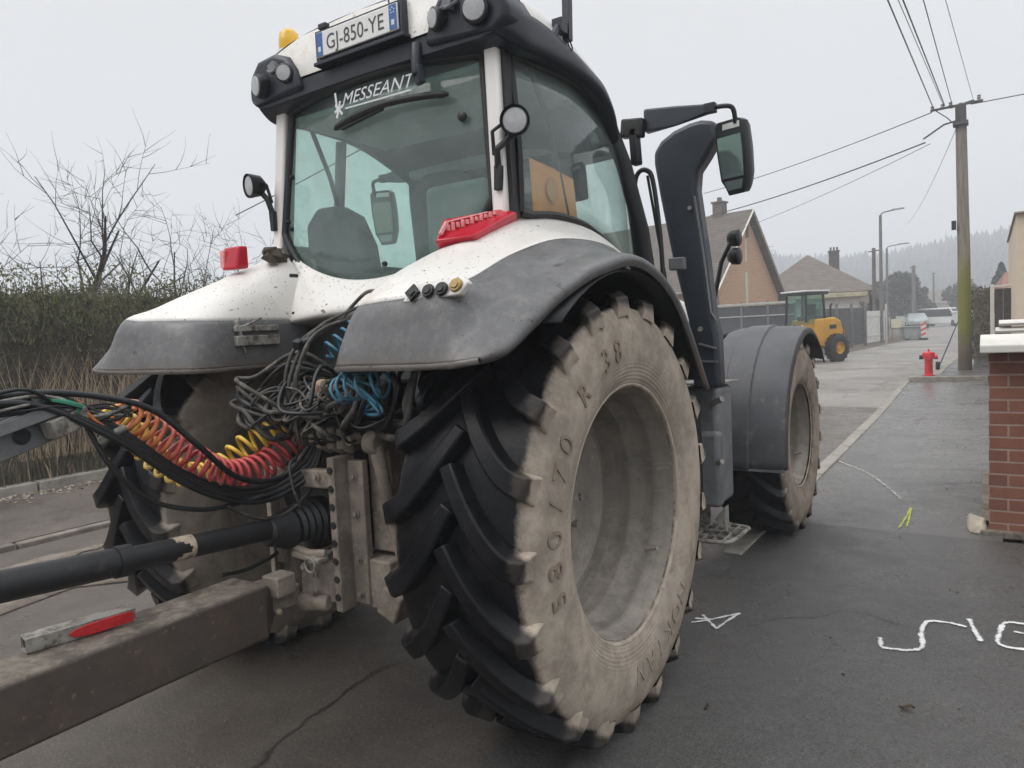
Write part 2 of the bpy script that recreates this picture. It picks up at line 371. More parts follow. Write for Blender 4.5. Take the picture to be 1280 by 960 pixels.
def asphalt(name, base, brown, wet=.42, rough=.62, bands=False):
    t = NT(name); n1 = t.noise(.45, 7, .62); n2 = t.noise(3.2, 8, .7); n3 = t.noise(260, 3, .7)
    c = t.mix(t.ramp(n1, .36, .62), base, brown)
    c = t.mix(t.ramp(n2, .45, .75, 0, .55), c, tuple(x * 1.5 for x in base))
    n4 = t.noise(64, 5, .8)
    c = t.mix(t.ramp(n3, .36, .66), t.mix(.5, c, (.012, .012, .012)), t.mix(.28, c, (.32, .31, .29)))
    c = t.mix(t.ramp(n4, .54, .66, 0, .62), c, tuple(min(.5, q * 2.3) for q in base)); c = t.mix(t.ramp(n4, .34, .45, .75, 0), c, tuple(q * .28 for q in base))
    cr_ = t.n.new('ShaderNodeTexVoronoi'); cr_.feature = 'DISTANCE_TO_EDGE'; cr_.inputs['Scale'].default_value = .45
    nv = t.n.new('ShaderNodeTexNoise'); nv.inputs['Scale'].default_value = 1.3; nv.inputs['Detail'].default_value = 8
    t.L(t.tc.outputs['Object'], nv.inputs['Vector'])
    vm = t.n.new('ShaderNodeVectorMath'); vm.operation = 'MULTIPLY_ADD'; vm.inputs[1].default_value = (.9, .9, 0)
    t.L(nv.outputs['Color'], vm.inputs[0]); t.L(t.tc.outputs['Object'], vm.inputs[2]); t.L(vm.outputs[0], cr_.inputs['Vector'])
    ck = t.math('MULTIPLY', t.ramp(cr_.outputs['Distance'], .002, .012, 1, 0), t.ramp(t.noise(.6, 3, .5), .50, .62))
    c = t.mix(t.math('MULTIPLY', ck, .75), c, (.012, .011, .010))
    t.col(c); wetm = t.ramp(t.noise(1.1, 8, .68), .38, .62)
    t.rough(t.fmix(wetm, wet, rough)); t.p.inputs['Specular IOR Level'].default_value = .5
    t.bump(t.noise(80, 6, .8), .8, .006); return t.mat
M['pave'] = asphalt('pavement_asphalt', (.060, .058, .056), (.036, .035, .034), .20, .55)
M['pavelight'] = asphalt('old_pavement_asphalt', (.135, .129, .122), (.088, .085, .080), .15, .50)
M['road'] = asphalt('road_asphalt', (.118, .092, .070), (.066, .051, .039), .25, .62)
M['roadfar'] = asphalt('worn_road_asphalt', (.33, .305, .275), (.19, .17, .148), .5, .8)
M['path'] = asphalt('footpath_asphalt', (.135, .106, .082), (.085, .066, .051), .30, .70)
M['kerb'] = pm('kerb_stone', (.27, .25, .22), .8, .25, 5, dirt=((.11, .095, .08), .45, 3), bump=.4, bs=50)
M['kerbdirty'] = pm('dirty_kerb_stone', (.19, .165, .14), .9, .3, 5, dirt=((.10, .085, .07), .5, 2), bump=.5, bs=50)
M['soil'] = pm('bare_soil', (.10, .08, .058), .95, .3, 2, dirt=((.06, .065, .03), .45, 1.5), bump=.6, bs=20)
m = MB(); N = 24
m.grid([[(-620 + 1240 * i / N, -90 + 1040 * j / N, -.06) for i in range(N + 1)] for j in range(N + 1)])
tag(m.build('ground', M['soil'], smooth=0), kind='structure')
LK = [(-4.35, -14), (-4.29, -2), (-4.27, 2), (-4.0, 12), (-3.7, 22), (-2.75, 31), (-1.5, 45), (-2.3, 75), (-4.4, 112)]
RK = [(.80, -14), (.82, -2), (.86, 5), (.84, 10), (.72, 16.2), (1.28, 17.2), (1.55, 30), (1.6, 45), (1.2, 75), (-.2, 112)]
def at_y(pl, y):
    for a, b in zip(pl, pl[1:]):
        if a[1] <= y <= b[1]:
            t = (y - a[1]) / (b[1] - a[1]); return (a[0] + (b[0] - a[0]) * t, y)
    return pl[-1]
ys = [-14, -6, -2, 2, 5, 8, 11]
strip('road', [at_y(LK, y) for y in ys], [at_y(RK, y) for y in ys], 0, M['road'], sub=4)
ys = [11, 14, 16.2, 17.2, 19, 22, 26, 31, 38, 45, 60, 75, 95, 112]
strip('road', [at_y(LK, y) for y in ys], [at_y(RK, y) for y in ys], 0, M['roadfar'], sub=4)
strip('road', [(-14, 112), (-14, 119)], [(14, 112), (14, 119)], 0, M['roadfar'])
ys = [-14, -6, -2, 2, 5, 8, 12, 16.2]
ys = [-14, -6, -2, 1.0, 2.2, 2.9, 3.3]
strip('pavement', [(at_y(RK, y)[0] - .02, y + (.12 * math.sin(y * 9) if y > 3 else 0)) for y in ys], [(9, y) for y in ys], .006, M['pave'], sub=8)
ys = [3.2, 3.6, 5, 8, 12, 16.2]
strip('pavement', [(at_y(RK, y)[0] + .13, y) for y in ys], [(2.45, y) for y in ys], .0045, M['pavelight'], sub=4)
# raised footpath beyond the kerb step, with the hydrant and the utility pole
ys = [16.35, 17.2, 19, 22, 26, 31, 38, 45, 60, 75, 100]
strip('footpath', [(at_y(RK, y)[0] + .14, y) for y in ys], [(2.5 + (0 if y < 31 else .02 * (y - 31)), y) for y in ys], .10, M['pave'], h=.16, sub=3)
def kerb(pts, w_, h_, name='kerb', mat=None):
    m = MB()
    for a, b in zip(pts, pts[1:]):
        n_ = max(1, int((Vector(b) - Vector(a)).length / .95)); 
        for i in range(n_):
            p = Vector((*a, 0)).lerp(Vector((*b, 0)), (i + .012) / n_); q = Vector((*a, 0)).lerp(Vector((*b, 0)), (i + .988) / n_)
            jz = random.uniform(-.004, .004)
            p.z = q.z = h_ / 2 - .05 + jz; m.bar(p, q, w_, h_ + .1)
    return tag(m.build(name, mat or M['kerb'], bevel=.012), kind='structure')
kerb([(.915, 2.2), (.925, 5), (.905, 10), (.785, 16.2)], .13, .022)
kerb([(.80, 16.27), (2.36, 16.38)], .13, .105)
kerb([(.86, 16.34), (1.35, 17.2), (1.62, 30), (1.67, 45), (1.27, 75)], .13, .11)
lk = [(a - .05, b) for a, b in LK[:-1]]
kerb(lk, .10, .045, mat=M['kerbdirty'])
ys = [-14, -6, -2, 2, 8, 14, 20, 24]
strip('footpath', [(-6.70, y) for y in ys], [(at_y(LK, y)[0] - .15, y) for y in ys], .035, M['path'], h=.09, sub=3)
kerb([(-6.78, -14), (-6.78, 24)], .16, .14)
# dried mud ridge along the left carriageway edge
def ribbon(pts, w_, z, jitter=.3, k=10):
    P = spline([(a, b, z) for a, b in pts], k); m = MB(); rows = []
    for i, p in enumerate(P):
        t = Vector(P[min(i + 1, len(P) - 1)]) - Vector(P[max(i - 1, 0)]); n_ = Vector((-t.y, t.x, 0)).normalized()
        ww = w_ * (1 + random.uniform(-jitter, jitter)) / 2
        rows.append([Vector(p) + n_ * ww, Vector(p) - n_ * ww * (1 + random.uniform(-jitter, jitter))])
    m.grid(rows); return m
M['mudridge'] = pm('dried_mud', (.20, .17, .138), .95, .3, 6, dirt=((.10, .08, .062), .55, 8), bump=.6, bs=40)
tag(ribbon([(-2.95, -9), (-2.84, -.7), (-2.70, 1), (-2.5, 5), (-2.3, 12)], .34, .006, .6).build('dried_mud', M['mudridge'], solid=.015, solid_off=0), kind='stuff')
tag(ribbon([(-3.75, -9), (-3.7, -.7), (-3.6, 1), (-3.4, 6), (-3.2, 14)], .16, .006, .7).build('dried_mud', M['mudridge'], solid=.012, solid_off=0), kind='stuff')
# grit and leaf litter along the left kerb
m = MB()
for i in range(1500):
    x = -6.62 + abs(random.gauss(0, .22)); y = random.uniform(-3, 7); s_ = random.uniform(.006, .026)
    e = Euler((random.uniform(-.5, .5), random.uniform(-.5, .5), random.uniform(0, 6))).to_matrix()
    m.add([e @ Vector(p) * s_ + Vector((x, y, .045)) for p in ((-1, -.6, 0), (1, -.6, .1), (.9, .6, 0), (-.8, .7, .2), (0, 0, .5))], [(0, 1, 4), (1, 2, 4), (2, 3, 4), (3, 0, 4)])
M['litter'] = pm('pale_leaf_litter', (.30, .26, .20), .9, .4, 30)
tag(m.build('leaf_litter', M['litter'], smooth=0, recalc=False), kind='stuff')
m = MB()
for i in range(900):
    x = random.uniform(-4.1, 4.5); y = random.uniform(-1.6, 9)
    if .75 < x < 1.0: continue
    s_ = random.uniform(.002, .007) if random.random() < .93 else random.uniform(.008, .014)
    e = Euler((random.uniform(-.5, .5), random.uniform(-.5, .5), random.uniform(0, 6))).to_matrix()
    m.add([e @ Vector(p) * s_ + Vector((x, y, .008)) for p in ((-1, -.7, 0), (1, -.6, .1), (.9, .6, 0), (-.8, .7, .2), (0, 0, .8))], [(0, 1, 4), (1, 2, 4), (2, 3, 4), (3, 0, 4)])
tag(m.build('grit', pm('grit', (.12, .10, .085), .9, .6, 300), smooth=0, recalc=False), kind='stuff')

# sprayed marks
def spray_mat(name, c, cover):
    t = NT(name); a = t.n.new('ShaderNodeAttribute'); a.attribute_name = 'paint_cover'
    n = t.noise(120, 6, .8); n2 = t.noise(22, 5, .7)
    f = t.math('ADD', a.outputs['Fac'], t.math('ADD', t.math('MULTIPLY', t.math('SUBTRACT', n, .5), 1.5), t.math('MULTIPLY', t.math('SUBTRACT', n2, .5), 1.3)))
    t.L(t.ramp(f, .55 - cover, .95 - cover), t.p.inputs['Alpha']); t.col(t.mix(t.ramp(n2, .3, .7), tuple(q * .8 for q in c), c)); t.rough(.8); return t.mat
M['sprayw'] = spray_mat('white_spray_paint', (.74, .74, .73), .12); M['sprayfaint'] = spray_mat('worn_white_spray', (.52, .51, .48), -.08); M['sprayy'] = spray_mat('yellow_spray_paint', (.56, .62, .10), .05)
def stroke(name, paths, w_, z, mat, label, cat='road marking', group=None):
    m = MB(); den = []
    for i_, p in enumerate(paths):
        P = spline([(a, b_, z + .0006 * i_) for a, b_ in p], 10); rows = []
        for i, q in enumerate(P):
            tg = Vector(P[min(i + 1, len(P) - 1)]) - Vector(P[max(i - 1, 0)]); n_ = Vector((-tg.y, tg.x, 0)).normalized(); ww = w_ * random.uniform(.85, 1.15)
            rows.append([Vector(q) + n_ * ww * s_ for s_ in (-1, -.5, 0, .5, 1)]); e_ = .35 if i in (0, len(P) - 1) else 1
            den += [0, .62 * e_, 1 * e_, .62 * e_, 0]
        m.grid(rows)
    o = m.build(name, mat, smooth=0, recalc=False)
    at = o.data.attributes.new('paint_cover', 'FLOAT', 'POINT'); at.data.foreach_set('value', den)
    if o.data.polygons[0].normal.z < 0: o.data.flip_normals()
    return tag(o, label, cat, group)
stroke('spray_mark', [[(1.93, 1.23), (1.945, 1.11)], [(1.945, 1.11), (2.06, 1.135), (2.11, 1.21), (2.095, 1.36), (2.11, 1.53), (2.20, 1.56), (2.28, 1.54)], [(2.285, 1.66), (2.31, 1.52), (2.34, 1.38)]], .021, .0105, M['sprayw'], 'white sprayed S shape on the dark pavement left of the cut off E')
stroke('spray_mark', [[(2.60, 1.72), (2.52, 1.705), (2.44, 1.68), (2.415, 1.54), (2.41, 1.40), (2.48, 1.37), (2.60, 1.42)], [(2.47, 1.58), (2.54, 1.57), (2.60, 1.60)], [(2.53, 1.57), (2.525, 1.50)]], .021, .0105, M['sprayw'], 'white sprayed boxy letter cut off by the right picture edge')
stroke('spray_mark', [[(1.08, 1.12), (1.14, 1.05), (1.21, .97)], [(1.205, .97), (1.22, 1.08), (1.25, 1.23)], [(1.06, .99), (1.13, 1.06), (1.25, 1.22)], [(1.06, 1.05), (1.16, 1.08)]], .015, .0105, M['sprayw'], 'thin white sprayed arrow cross beside the big rear tyre')
stroke('spray_mark', [[(1.82, 3.28), (1.835, 3.6), (1.845, 3.95)], [(1.865, 3.34), (1.86, 3.6), (1.845, 3.95)], [(1.825, 3.42), (1.865, 3.42)]], .016, .0105, M['sprayy'], 'small yellow sprayed arrow on the pavement')
stroke('spray_mark', [[(1.0, 5.82), (1.18, 5.55), (1.37, 5.24), (1.57, 4.75), (1.76, 4.2)]], .024, .0105, M['sprayfaint'], 'long thin white sprayed line running from the kerb to the yellow arrow')
# fallen leaves
m0 = None
for i, (x, y, a, lab) in enumerate([(2.1, .56, .3, 'single dark curled leaf on the pavement below the white S mark'), (1.41, .20, 1.2, 'small dark twig scrap on the pavement beside the rear tyre foot')]):
    m = MB(); s_ = .028 if i == 0 else .016
    rows = [[(u_ * s_, (v_ * (1 - abs(u_) ** 2) * .5) * s_, .006 + abs(v_) * .008 + .006 * math.sin(u_ * 3)) for v_ in (-1, -.5, 0, .5, 1)] for u_ in (-1, -.5, 0, .5, 1)]
    m.grid(rows); o = m.build('fallen_leaf', M['clod'], solid=.002); o.location = (x, y, .008); o.rotation_euler = (0, 0, a); tag(o, lab, 'leaf')
#@@TRACTOR
# ================================================================== TRACTOR
T = thing('tractor', 'mud-splashed white and dark grey farm tractor with a big cab, seen from behind', 'tractor')
M['tyre_r'] = tyre_mat('muddy_tyre_right', ((.41, .35, .282), .258), (.055, .048, .042), .808)
# left wheel is mirrored: its outer side is -X
def tyre_mat_left():
    return tyre_mat('muddy_tyre_left', ((.30, .26, .215), .245), (.36, .30, .245))
M['tyre_l'] = tyre_mat_left()
M['tyre_fr'] = tyre_mat('muddy_front_tyre_right', ((.34, .285, .23), .236), (.055, .048, .042), .672)
M['tyre_fl'] = tyre_mat('muddy_front_tyre_left', ((.20, .17, .14), .215), (.26, .21, .17), .68)
M['letterfaint'] = pm('faint_raised_letters', (.345, .285, .225), .85, .15, 30)
M['letters'] = pm('muddy_raised_letters', (.25, .195, .15), .85, .2, 30)

def make_tyre(R, rb, hw, hl, nl, sgn, mat, parent, twist=.36):
    """tyre with chevron lugs; axis X, +X*sgn is the outer side"""
    Rc = R - hl
    prof = [(hw * .845, rb - .012), (hw * .90, rb + .004), (hw * .955, rb + .05), (hw * .99, rb + .11), (hw, rb + (Rc - rb) * .45), (hw * .985, rb + (Rc - rb) * .66), (hw * .945, rb + (Rc - rb) * .83), (hw * .87, rb + (Rc - rb) * .945), (hw * .7, Rc - .008), (hw * .35, Rc - .001), (0, Rc)]
    prof = prof + [(-a, b) for a, b in prof[-2::-1]]
    m = MB(); m.lathe(prof, n=120)
    def rc(a):  # carcass radius at axial pos
        a = abs(a) / hw
        return Rc - .008 * (a / .7) ** 2 if a < .7 else Rc - .008 - (a - .7) / .25 * (Rc - rb) * .13
    for side in (1, -1):
        for k in range(nl):
            th0 = 2 * math.pi * (k + (.5 if side < 0 else 0)) / nl
            ns = 9; rows = []
            cl = []
            for i in range(ns):
                s_ = i / (ns - 1)
                a = side * hw * (-.045 + 1.0 * s_)
                th = th0 + twist * (1 - (1 - s_) ** 1.65)
                cl.append((a, th))
            for i, (a, th) in enumerate(cl):
                a0, t0 = cl[max(i - 1, 0)]; a1, t1 = cl[min(i + 1, ns - 1)]
                d = Vector((a1 - a0, (t1 - t0) * R, 0)).normalized(); nrm = Vector((-d.y, d.x, 0)) * side
                s_ = i / (ns - 1)
                wt = (.024 + .012 * s_) * R / .87; wb = wt + .019
                top = R - .006 * s_ ** 2 - (.018 * max(0, (s_ - .85) / .15)); bot = rc(a) - .012
                if i == ns - 1: top = R - .030; bot = Rc - (Rc - rb) * .20
                row = []
                for (wd, rr) in ((-wb, bot), (-wt, top), (wt, top), (wb, bot)):
                    aa = a + nrm.x * wd; tt = th + nrm.y * wd / R
                    row.append((aa, -rr * math.sin(tt), rr * math.cos(tt)))
                rows.append(row)
            # fall of the lug end down the sidewall
            a, th = cl[-1]; row = []
            for wd, rr in ((-.038, Rc - .050), (-.022, Rc - .018), (.022, Rc - .018), (.038, Rc - .050)):
                tt = th + .015 + wd / R; row.append((side * hw * .968, -rr * math.sin(tt), rr * math.cos(tt)))
            rows.append(row)
            m.grid(rows); b = len(m.v)
            q = len(rows) * 4
            m.f.append((b - q, b - q + 1, b - q + 2, b - q + 3)); m.m.append(0)
            m.f.append((b - 4, b - 3, b - 2, b - 1)); m.m.append(0)
    if sgn < 0: m.v = [(-x, y, z) for x, y, z in m.v]
    return m.build('tyre', mat, parent, smooth=36, bevel=.0065, seg=2)

def make_wheel(name, loc, R, rb, hw, hl, nl, sgn, tmat, rim_x, dish):
    # hub disc is the wheel's own mesh; tyre and rim are its pieces
    m = MB()
    s = sgn
    m.lathe([(s * (rim_x - dish - .02), 0), (s * (rim_x - dish), .0), (s * (rim_x - dish), .10), (s * (rim_x - dish - .02), .19), (s * (rim_x - dish - .035), rb * .60), (s * (rim_x - dish + .0), rb * .78), (s * (rim_x - dish - .01), rb * .885), (s * (rim_x - dish - .05), rb * .885), (s * (rim_x - dish - .06), .1), (s * (rim_x - dish - .06), 0)], n=48)
    for k in range(8):
        a = k * math.pi / 4; m.cyl((s * (rim_x - dish - .02), .15 * math.cos(a), .15 * math.sin(a)), (s * (rim_x - dish + .022), .15 * math.cos(a), .15 * math.sin(a)), .017, n=6)
    m.cyl((s * (rim_x - dish - .05), 0, 0), (s * (rim_x - dish + .05), 0, 0), .085, .07, n=24)
    W = m.build(name, M['rim'], T, smooth=30, loc=loc)
    m = MB(); x = rim_x
    pr = [(x + .002, rb + .008), (x - .004, rb - .012), (x - .02, rb - .016), (x - .055, rb - .021), (x - .072, rb - .029), (x - .092, rb - .030), (x - .106, rb - .026), (x - .17, rb - .032), (x - .19, rb - .044), (x - .212, rb - .045), (x - .232, rb - .041), (x - .285, rb - .050), (x - .36, rb - .064), (x - .40, rb - .045), (x - hw * 2 * .85, rb - .02), (x - hw * 2 * .86, rb + .012), (x - hw * 2 * .85, rb + .0), (x - .36, rb - .035), (x - .02, rb + .0)]
    m.lathe([(s * a, b) for a, b in pr], n=96, closed=True)
    q = MB(); q.lathe([(s * (x + .004 + .011 * math.cos(a_)), rb + .005 + .011 * math.sin(a_)) for a_ in [i * math.pi / 4 for i in range(8)]], n=96, closed=True); q.build('rim_flange', M['rimedge'], W, smooth=60)
    q = MB(); q.lathe([(s * (x - .003 + .009 * math.cos(a_)), rb + .021 + .008 * math.sin(a_)) for a_ in [i * math.pi / 3 for i in range(6)]], n=96, closed=True); q.build('bead_gap_shade', M['rubber'], W, smooth=60)  # black ring painted in as the shade of the gap beside the flange
    q = MB(); a = -2.2; rr = rb - .05; q.tube([(s * (x - .09), -rr * math.sin(a), rr * math.cos(a)), (s * (x - .03), -(rr - .03) * math.sin(a), (rr - .03) * math.cos(a))], [.011, .007], 8); q.build('valve_stem', M['rimedge'], W, smooth=40)
    q = MB(); xi = -hw * .62; q.lathe([(s * xi, 0), (s * xi, rb * .45), (s * (xi + .02), rb * .5), (s * (xi + .02), rb * .80), (s * (xi - .0), rb * .86), (s * xi, rb - .03), (s * (xi + .05), rb - .03), (s * (xi + .06), 0)], n=64); q.build('drum_cover', M['drum'], W, smooth=30)
    m.build('rim', M['rim'], W, smooth=30, bevel=.003, seg=1)
    make_tyre(R, rb, hw, hl, nl, sgn, tmat, W)
    return W
RX, RZ, RR, RHW = .943, .8525, .8725, .287
wr = make_wheel('rear_wheel', (RX, 0, RZ), RR, .500, RHW, .052, 21, 1, M['tyre_r'], .246, .31)
wl = make_wheel('rear_wheel', (-RX, 0, RZ), RR, .500, RHW, .052, 21, -1, M['tyre_l'], .246, .36)
FX, FY, FZ, FR, FHW = .985, 3.037, .717, .731, .245
fr_ = make_wheel('front_wheel', (FX, FY, FZ), FR, .385, FHW, .045, 18, 1, M['tyre_fr'], .205, .22)
fl_ = make_wheel('front_wheel', (-FX, FY, FZ), FR, .385, FHW, .045, 18, -1, M['tyre_fl'], .205, .30)
for o in (wr, wl, fr_, fl_):
    if o.location.x < 0: continue
# raised lettering on the right rear sidewall
def ring_text(s_, size, a0, r0, W, space=1.05, flip=False, arc=1, mat='letters'):
    """a0: angle of the text centre, clockwise from the top seen from the right side"""
    m = MB(); out = []; offs = 0
    vs = []; fs = []; n_ = len(s_)
    for i_, ch in enumerate(s_):
        if ch == ' ': continue
        a_, b_ = text_mb(ch, size); o_ = len(vs); fs += [tuple(q + o_ for q in f_) for f_ in b_]
        vs += [Vector((p.x + (i_ / (n_ - 1) - .5) * arc * (r0 + size * .35), p.y, 0)) for p in a_]
    hw, rb, Rc = RHW, .500, RR - .052
    pts = [(hw * .955, rb + .05), (hw * .99, rb + .11), (hw, rb + (Rc - rb) * .45), (hw * .985, rb + (Rc - rb) * .66), (hw * .945, rb + (Rc - rb) * .83)]
    def xs(rr):
        for (x0, r0_), (x1, r1_) in zip(pts, pts[1:]):
            if rr <= r1_: return x0 + (x1 - x0) * max(0, (rr - r0_)) / (r1_ - r0_)
        return pts[-1][0]
    for p in vs:
        yy = p.y if not flip else size * .7 - p.y; xx = p.x if not flip else -p.x
        rr = r0 + yy; an = a0 + xx / (r0 + size * .35)
        out.append((xs(rr) + .0035, rr * math.sin(an), rr * math.cos(an)))
    m.add(out, fs)
    return m.build('sidewall_lettering', M[mat], W, smooth=0, recalc=False, solid=.004, solid_off=0)
# seen from the right (+X) the forward direction is to the right, so angles grow forwards
ring_text('580/70 R 38', .122, R_(-57), .612, wr, 1.0, arc=R_(90))
ring_text('NOKIAN', .11, R_(160), .60, wr, 1.2, arc=R_(46), mat='letterfaint')

# ---- rear fenders
FR_RAILS = [
 [(.42, -.17, 1.485), (.42, -.16, 1.58), (.42, -.15, 1.685), (.43, -.145, 1.78), (.45, -.14, 1.86), (.48, -.14, 1.92), (.52, -.14, 1.97), (.56, -.13, 2.0)],
 [(.42, -.45, 1.485), (.42, -.43, 1.58), (.425, -.41, 1.69), (.45, -.36, 1.79), (.49, -.29, 1.87), (.53, -.21, 1.95), (.57, -.15, 2.0), (.60, -.12, 2.03)],
 [(.42, -.72, 1.485), (.43, -.69, 1.58), (.45, -.64, 1.69), (.49, -.53, 1.79), (.54, -.40, 1.87), (.59, -.26, 1.945), (.63, -.15, 2.03), (.65, -.10, 2.06)],
 [(.47, -.80, 1.487), (.49, -.775, 1.58), (.53, -.73, 1.695), (.57, -.60, 1.80), (.61, -.44, 1.88), (.65, -.25, 1.96), (.68, -.08, 2.05), (.69, .02, 2.09)],
 [(.60, -.835, 1.49), (.62, -.81, 1.59), (.66, -.765, 1.70), (.70, -.63, 1.80), (.72, -.44, 1.882), (.74, -.17, 1.985), (.74, .20, 2.09), (.74, .42, 2.08)],
 [(.80, -.845, 1.49), (.80, -.82, 1.59), (.81, -.775, 1.705), (.84, -.63, 1.785), (.86, -.40, 1.868), (.86, -.02, 1.975), (.80, .46, 2.045), (.77, .80, 2.0)],
 [(.94, -.858, 1.492), (.95, -.83, 1.59), (.935, -.775, 1.715), (.945, -.62, 1.765), (.955, -.37, 1.86), (.965, -.03, 1.935), (.95, .45, 1.93), (.93, .90, 1.78)],
 [(1.02, -.862, 1.495), (1.03, -.81, 1.575), (1.05, -.705, 1.668), (1.075, -.52, 1.762), (1.09, -.28, 1.845), (1.10, .06, 1.885), (1.10, .50, 1.78), (1.10, .82, 1.45)],
 [(1.045, -.862, 1.497), (1.06, -.805, 1.568), (1.088, -.695, 1.655), (1.115, -.51, 1.748), (1.13, -.27, 1.826), (1.14, .06, 1.866), (1.14, .50, 1.757), (1.14, .81, 1.43)],
 [(1.11, -.842, 1.506), (1.162, -.775, 1.537), (1.195, -.665, 1.622), (1.224, -.52, 1.712), (1.25, -.30, 1.798), (1.26, .04, 1.835), (1.26, .42, 1.68), (1.26, .77, 1.28)],
 [(1.10, -.828, 1.494), (1.15, -.762, 1.515), (1.186, -.650, 1.592), (1.218, -.508, 1.682), (1.245, -.295, 1.764), (1.255, .03, 1.803), (1.255, .40, 1.655), (1.255, .745, 1.27)],
]
K = 6
G = fine_grid(FR_RAILS, K)
def is_grey(i, j):      # i across rails, j along rails (fine cells)
    return (i >= 6 * K) or (j < 2 * K)
fend = {}
for s in (1, -1):
    P = [[(s * x, y, z) for x, y, z in row] for row in G]
    a = MB(); a.grid(P, keep=lambda i, j: not is_grey(i, j))
    F_ = a.build('rear_fender', M['white'], T, smooth=50, solid=.012, solid_off=0)
    b = MB(); b.grid([[(x, y, z) for x, y, z in row] for row in P], keep=is_grey)
    b.build('fender_extension', M['grey'], F_, smooth=50, solid=.014, solid_off=0)
    # bottom return lip
    c = MB(); c.tube([(s * x, y, z - .006) for x, y, z in [G[i][0] for i in range(0, 9 * K + 1, 2)]], .012, 6)
    c.build('fender_edge', M['grey'], F_, smooth=60)
    fend[s] = F_
    # tail light
    if s > 0:
        c4 = [Vector(p) for p in ((.607, -.400, 1.938), (.757, -.345, 1.952), (.762, -.045, 2.072), (.70, -.08, 2.088), (.598, -.326, 2.036))]
        m = MB(); m.prism(c4, (-.03, .06, -.035)); L_ = m.build('tail_light', M['red_lens'], F_, smooth=25, bevel=.010, seg=3)
        o_ = Vector((.004, -.012, .006)); m = MB()
        for k in range(11):
            t_ = k / 10; a_ = c4[0].lerp(c4[4], .42).lerp(c4[2].lerp(c4[3], .5), .14 + .66 * t_); hh = (.011 + .006 * (k % 2)) * (1 - .4 * t_)
            m.bar(a_ + o_ * .5 - Vector((0, .0, hh)), a_ + o_ * .5 + Vector((0, .002, hh)), .009, .012, up=(0, 1, 0))
        a_ = c4[0].lerp(c4[4], .30).lerp(c4[1], .10); b_ = c4[0].lerp(c4[4], .72).lerp(c4[3], .10); m.bar(a_ + o_ * .4, b_ + o_ * .4, .012, .012, up=(0, 1, 0))
        c_ = c4[4].lerp(c4[3], .80) + Vector((.0, -.01, -.012)); m.bar(b_ + o_ * .4, c_ + o_ * .3, .005, .010, up=(0, 1, 0))
        m.build('reflector_strip', M['pink_lens'], L_, smooth=0)
    else:
        m = MB(); m.hull([(-x, y, z) for x in (.618, .735) for y, z in ((-.392, 1.945), (-.372, 2.055), (-.32, 2.06), (-.32, 1.95))]); L_ = m.build('tail_light', M['red_lens'], F_, smooth=25, bevel=.012, seg=3)
        m = MB(); m.box((-.73, -.375, 2.0), (.03, .03, .085)); m.build('reflector_strip', M['pink_lens'], L_, bevel=.004)
    m = MB()
    # tyre-side inner liner keeps the arch dark and closed
    rows = []
    for i in range(22):
        a_ = R_(-37 + 98 * i / 21)
        rows.append([(s * x, .93 * math.sin(a_), RZ + rr * math.cos(a_)) for x, rr in ((.60, .945), (.80, .955), (1.06, .95), (1.235, .945))])
    m.grid(rows); m.build('fender_liner', M['black'], F_, smooth=60, solid=.008)
# buttons on the right fender
for (x, y, z, mt, sh) in ((.83, -.80, 1.722, 'black', 4), (.895, -.80, 1.724, 'black', 20), (.945, -.795, 1.727, 'black', 20), (.995, -.785, 1.735, 'brass', 20)):
    m = MB(); n_ = Vector((.05, -.93, .36)).normalized()
    p = Vector((x, y, z)) - n_ * .005
    m.tube([p, p + n_ * .006, p + n_ * .011, p + n_ * .0112, p + n_ * .016], [.023, .023, .020, .015, .012] if sh > 4 else [.031, .031, .027, .018, .014], sh)
    m.build('push_button', M[mt], fend[1], smooth=30)
# white bezel under the buttons
m = MB()
m.prism([(.780, -.797, 1.694), (1.01, -.795, 1.704), (1.035, -.773, 1.742), (1.0, -.765, 1.768), (.80, -.770, 1.752)], (0, .03, -.006))
m.build('button_panel', M['white'], fend[1], bevel=.006)
# pressed bracket on the left fender's inner face
m = MB(); m.bar((-.405, -.58, 1.655), (-.405, -.35, 1.655), .022, .028); m.bar((-.405, -.58, 1.60), (-.405, -.35, 1.60), .03, .045)
m.bar((-.405, -.57, 1.69), (-.405, -.54, 1.58), .02, .012); m.bar((-.405, -.56, 1.655), (-.385, -.45, 1.70), .010, .010); m.bar((-.405, -.54, 1.58), (-.40, -.53, 1.53), .008, .008)
m.build('plate_bracket', M['ruststeel'], fend[-1], bevel=.004)
# mounting screws on the cab skirt

# ---- cab
CABX = .655
def win_y(x): return -.05 - .075 * (1 - (x / .66) ** 2)
bot = [(-.655, 2.14), (-.62, 2.085), (-.56, 2.01), (-.48, 1.94), (-.38, 1.885), (-.26, 1.85), (-.12, 1.832), (0, 1.828)]
bot = bot + [(-a, b) for a, b in bot[-2::-1]]
def win_top(x): return 2.775 - .02 * (x / .6) ** 2
cols = []
NB = spline([(a, b, 0) for a, b in bot], 3)
for x, z, _ in NB:
    cols.append([(x * (1 - .085 * t) , win_y(x) + .055 * t, z + (win_top(x) - z) * t) for t in [i / 6 for i in range(7)]])
m = MB(); m.grid(cols); CAB_G = m.build('rear_window', M['glass'], T, smooth=60, solid=.006)
# rubber frame round the window
edge = [c[0] for c in cols] + [cols[-1][i] for i in range(1, 7)] + [c[-1] for c in cols[-2::-1]] + [cols[0][i] for i in range(5, -1, -1)]
m = MB(); m.tube([(x, y - .008, z) for x, y, z in edge], .019, 8, cap=False); m.build('window_seal', M['rubber'], CAB_G, smooth=60)
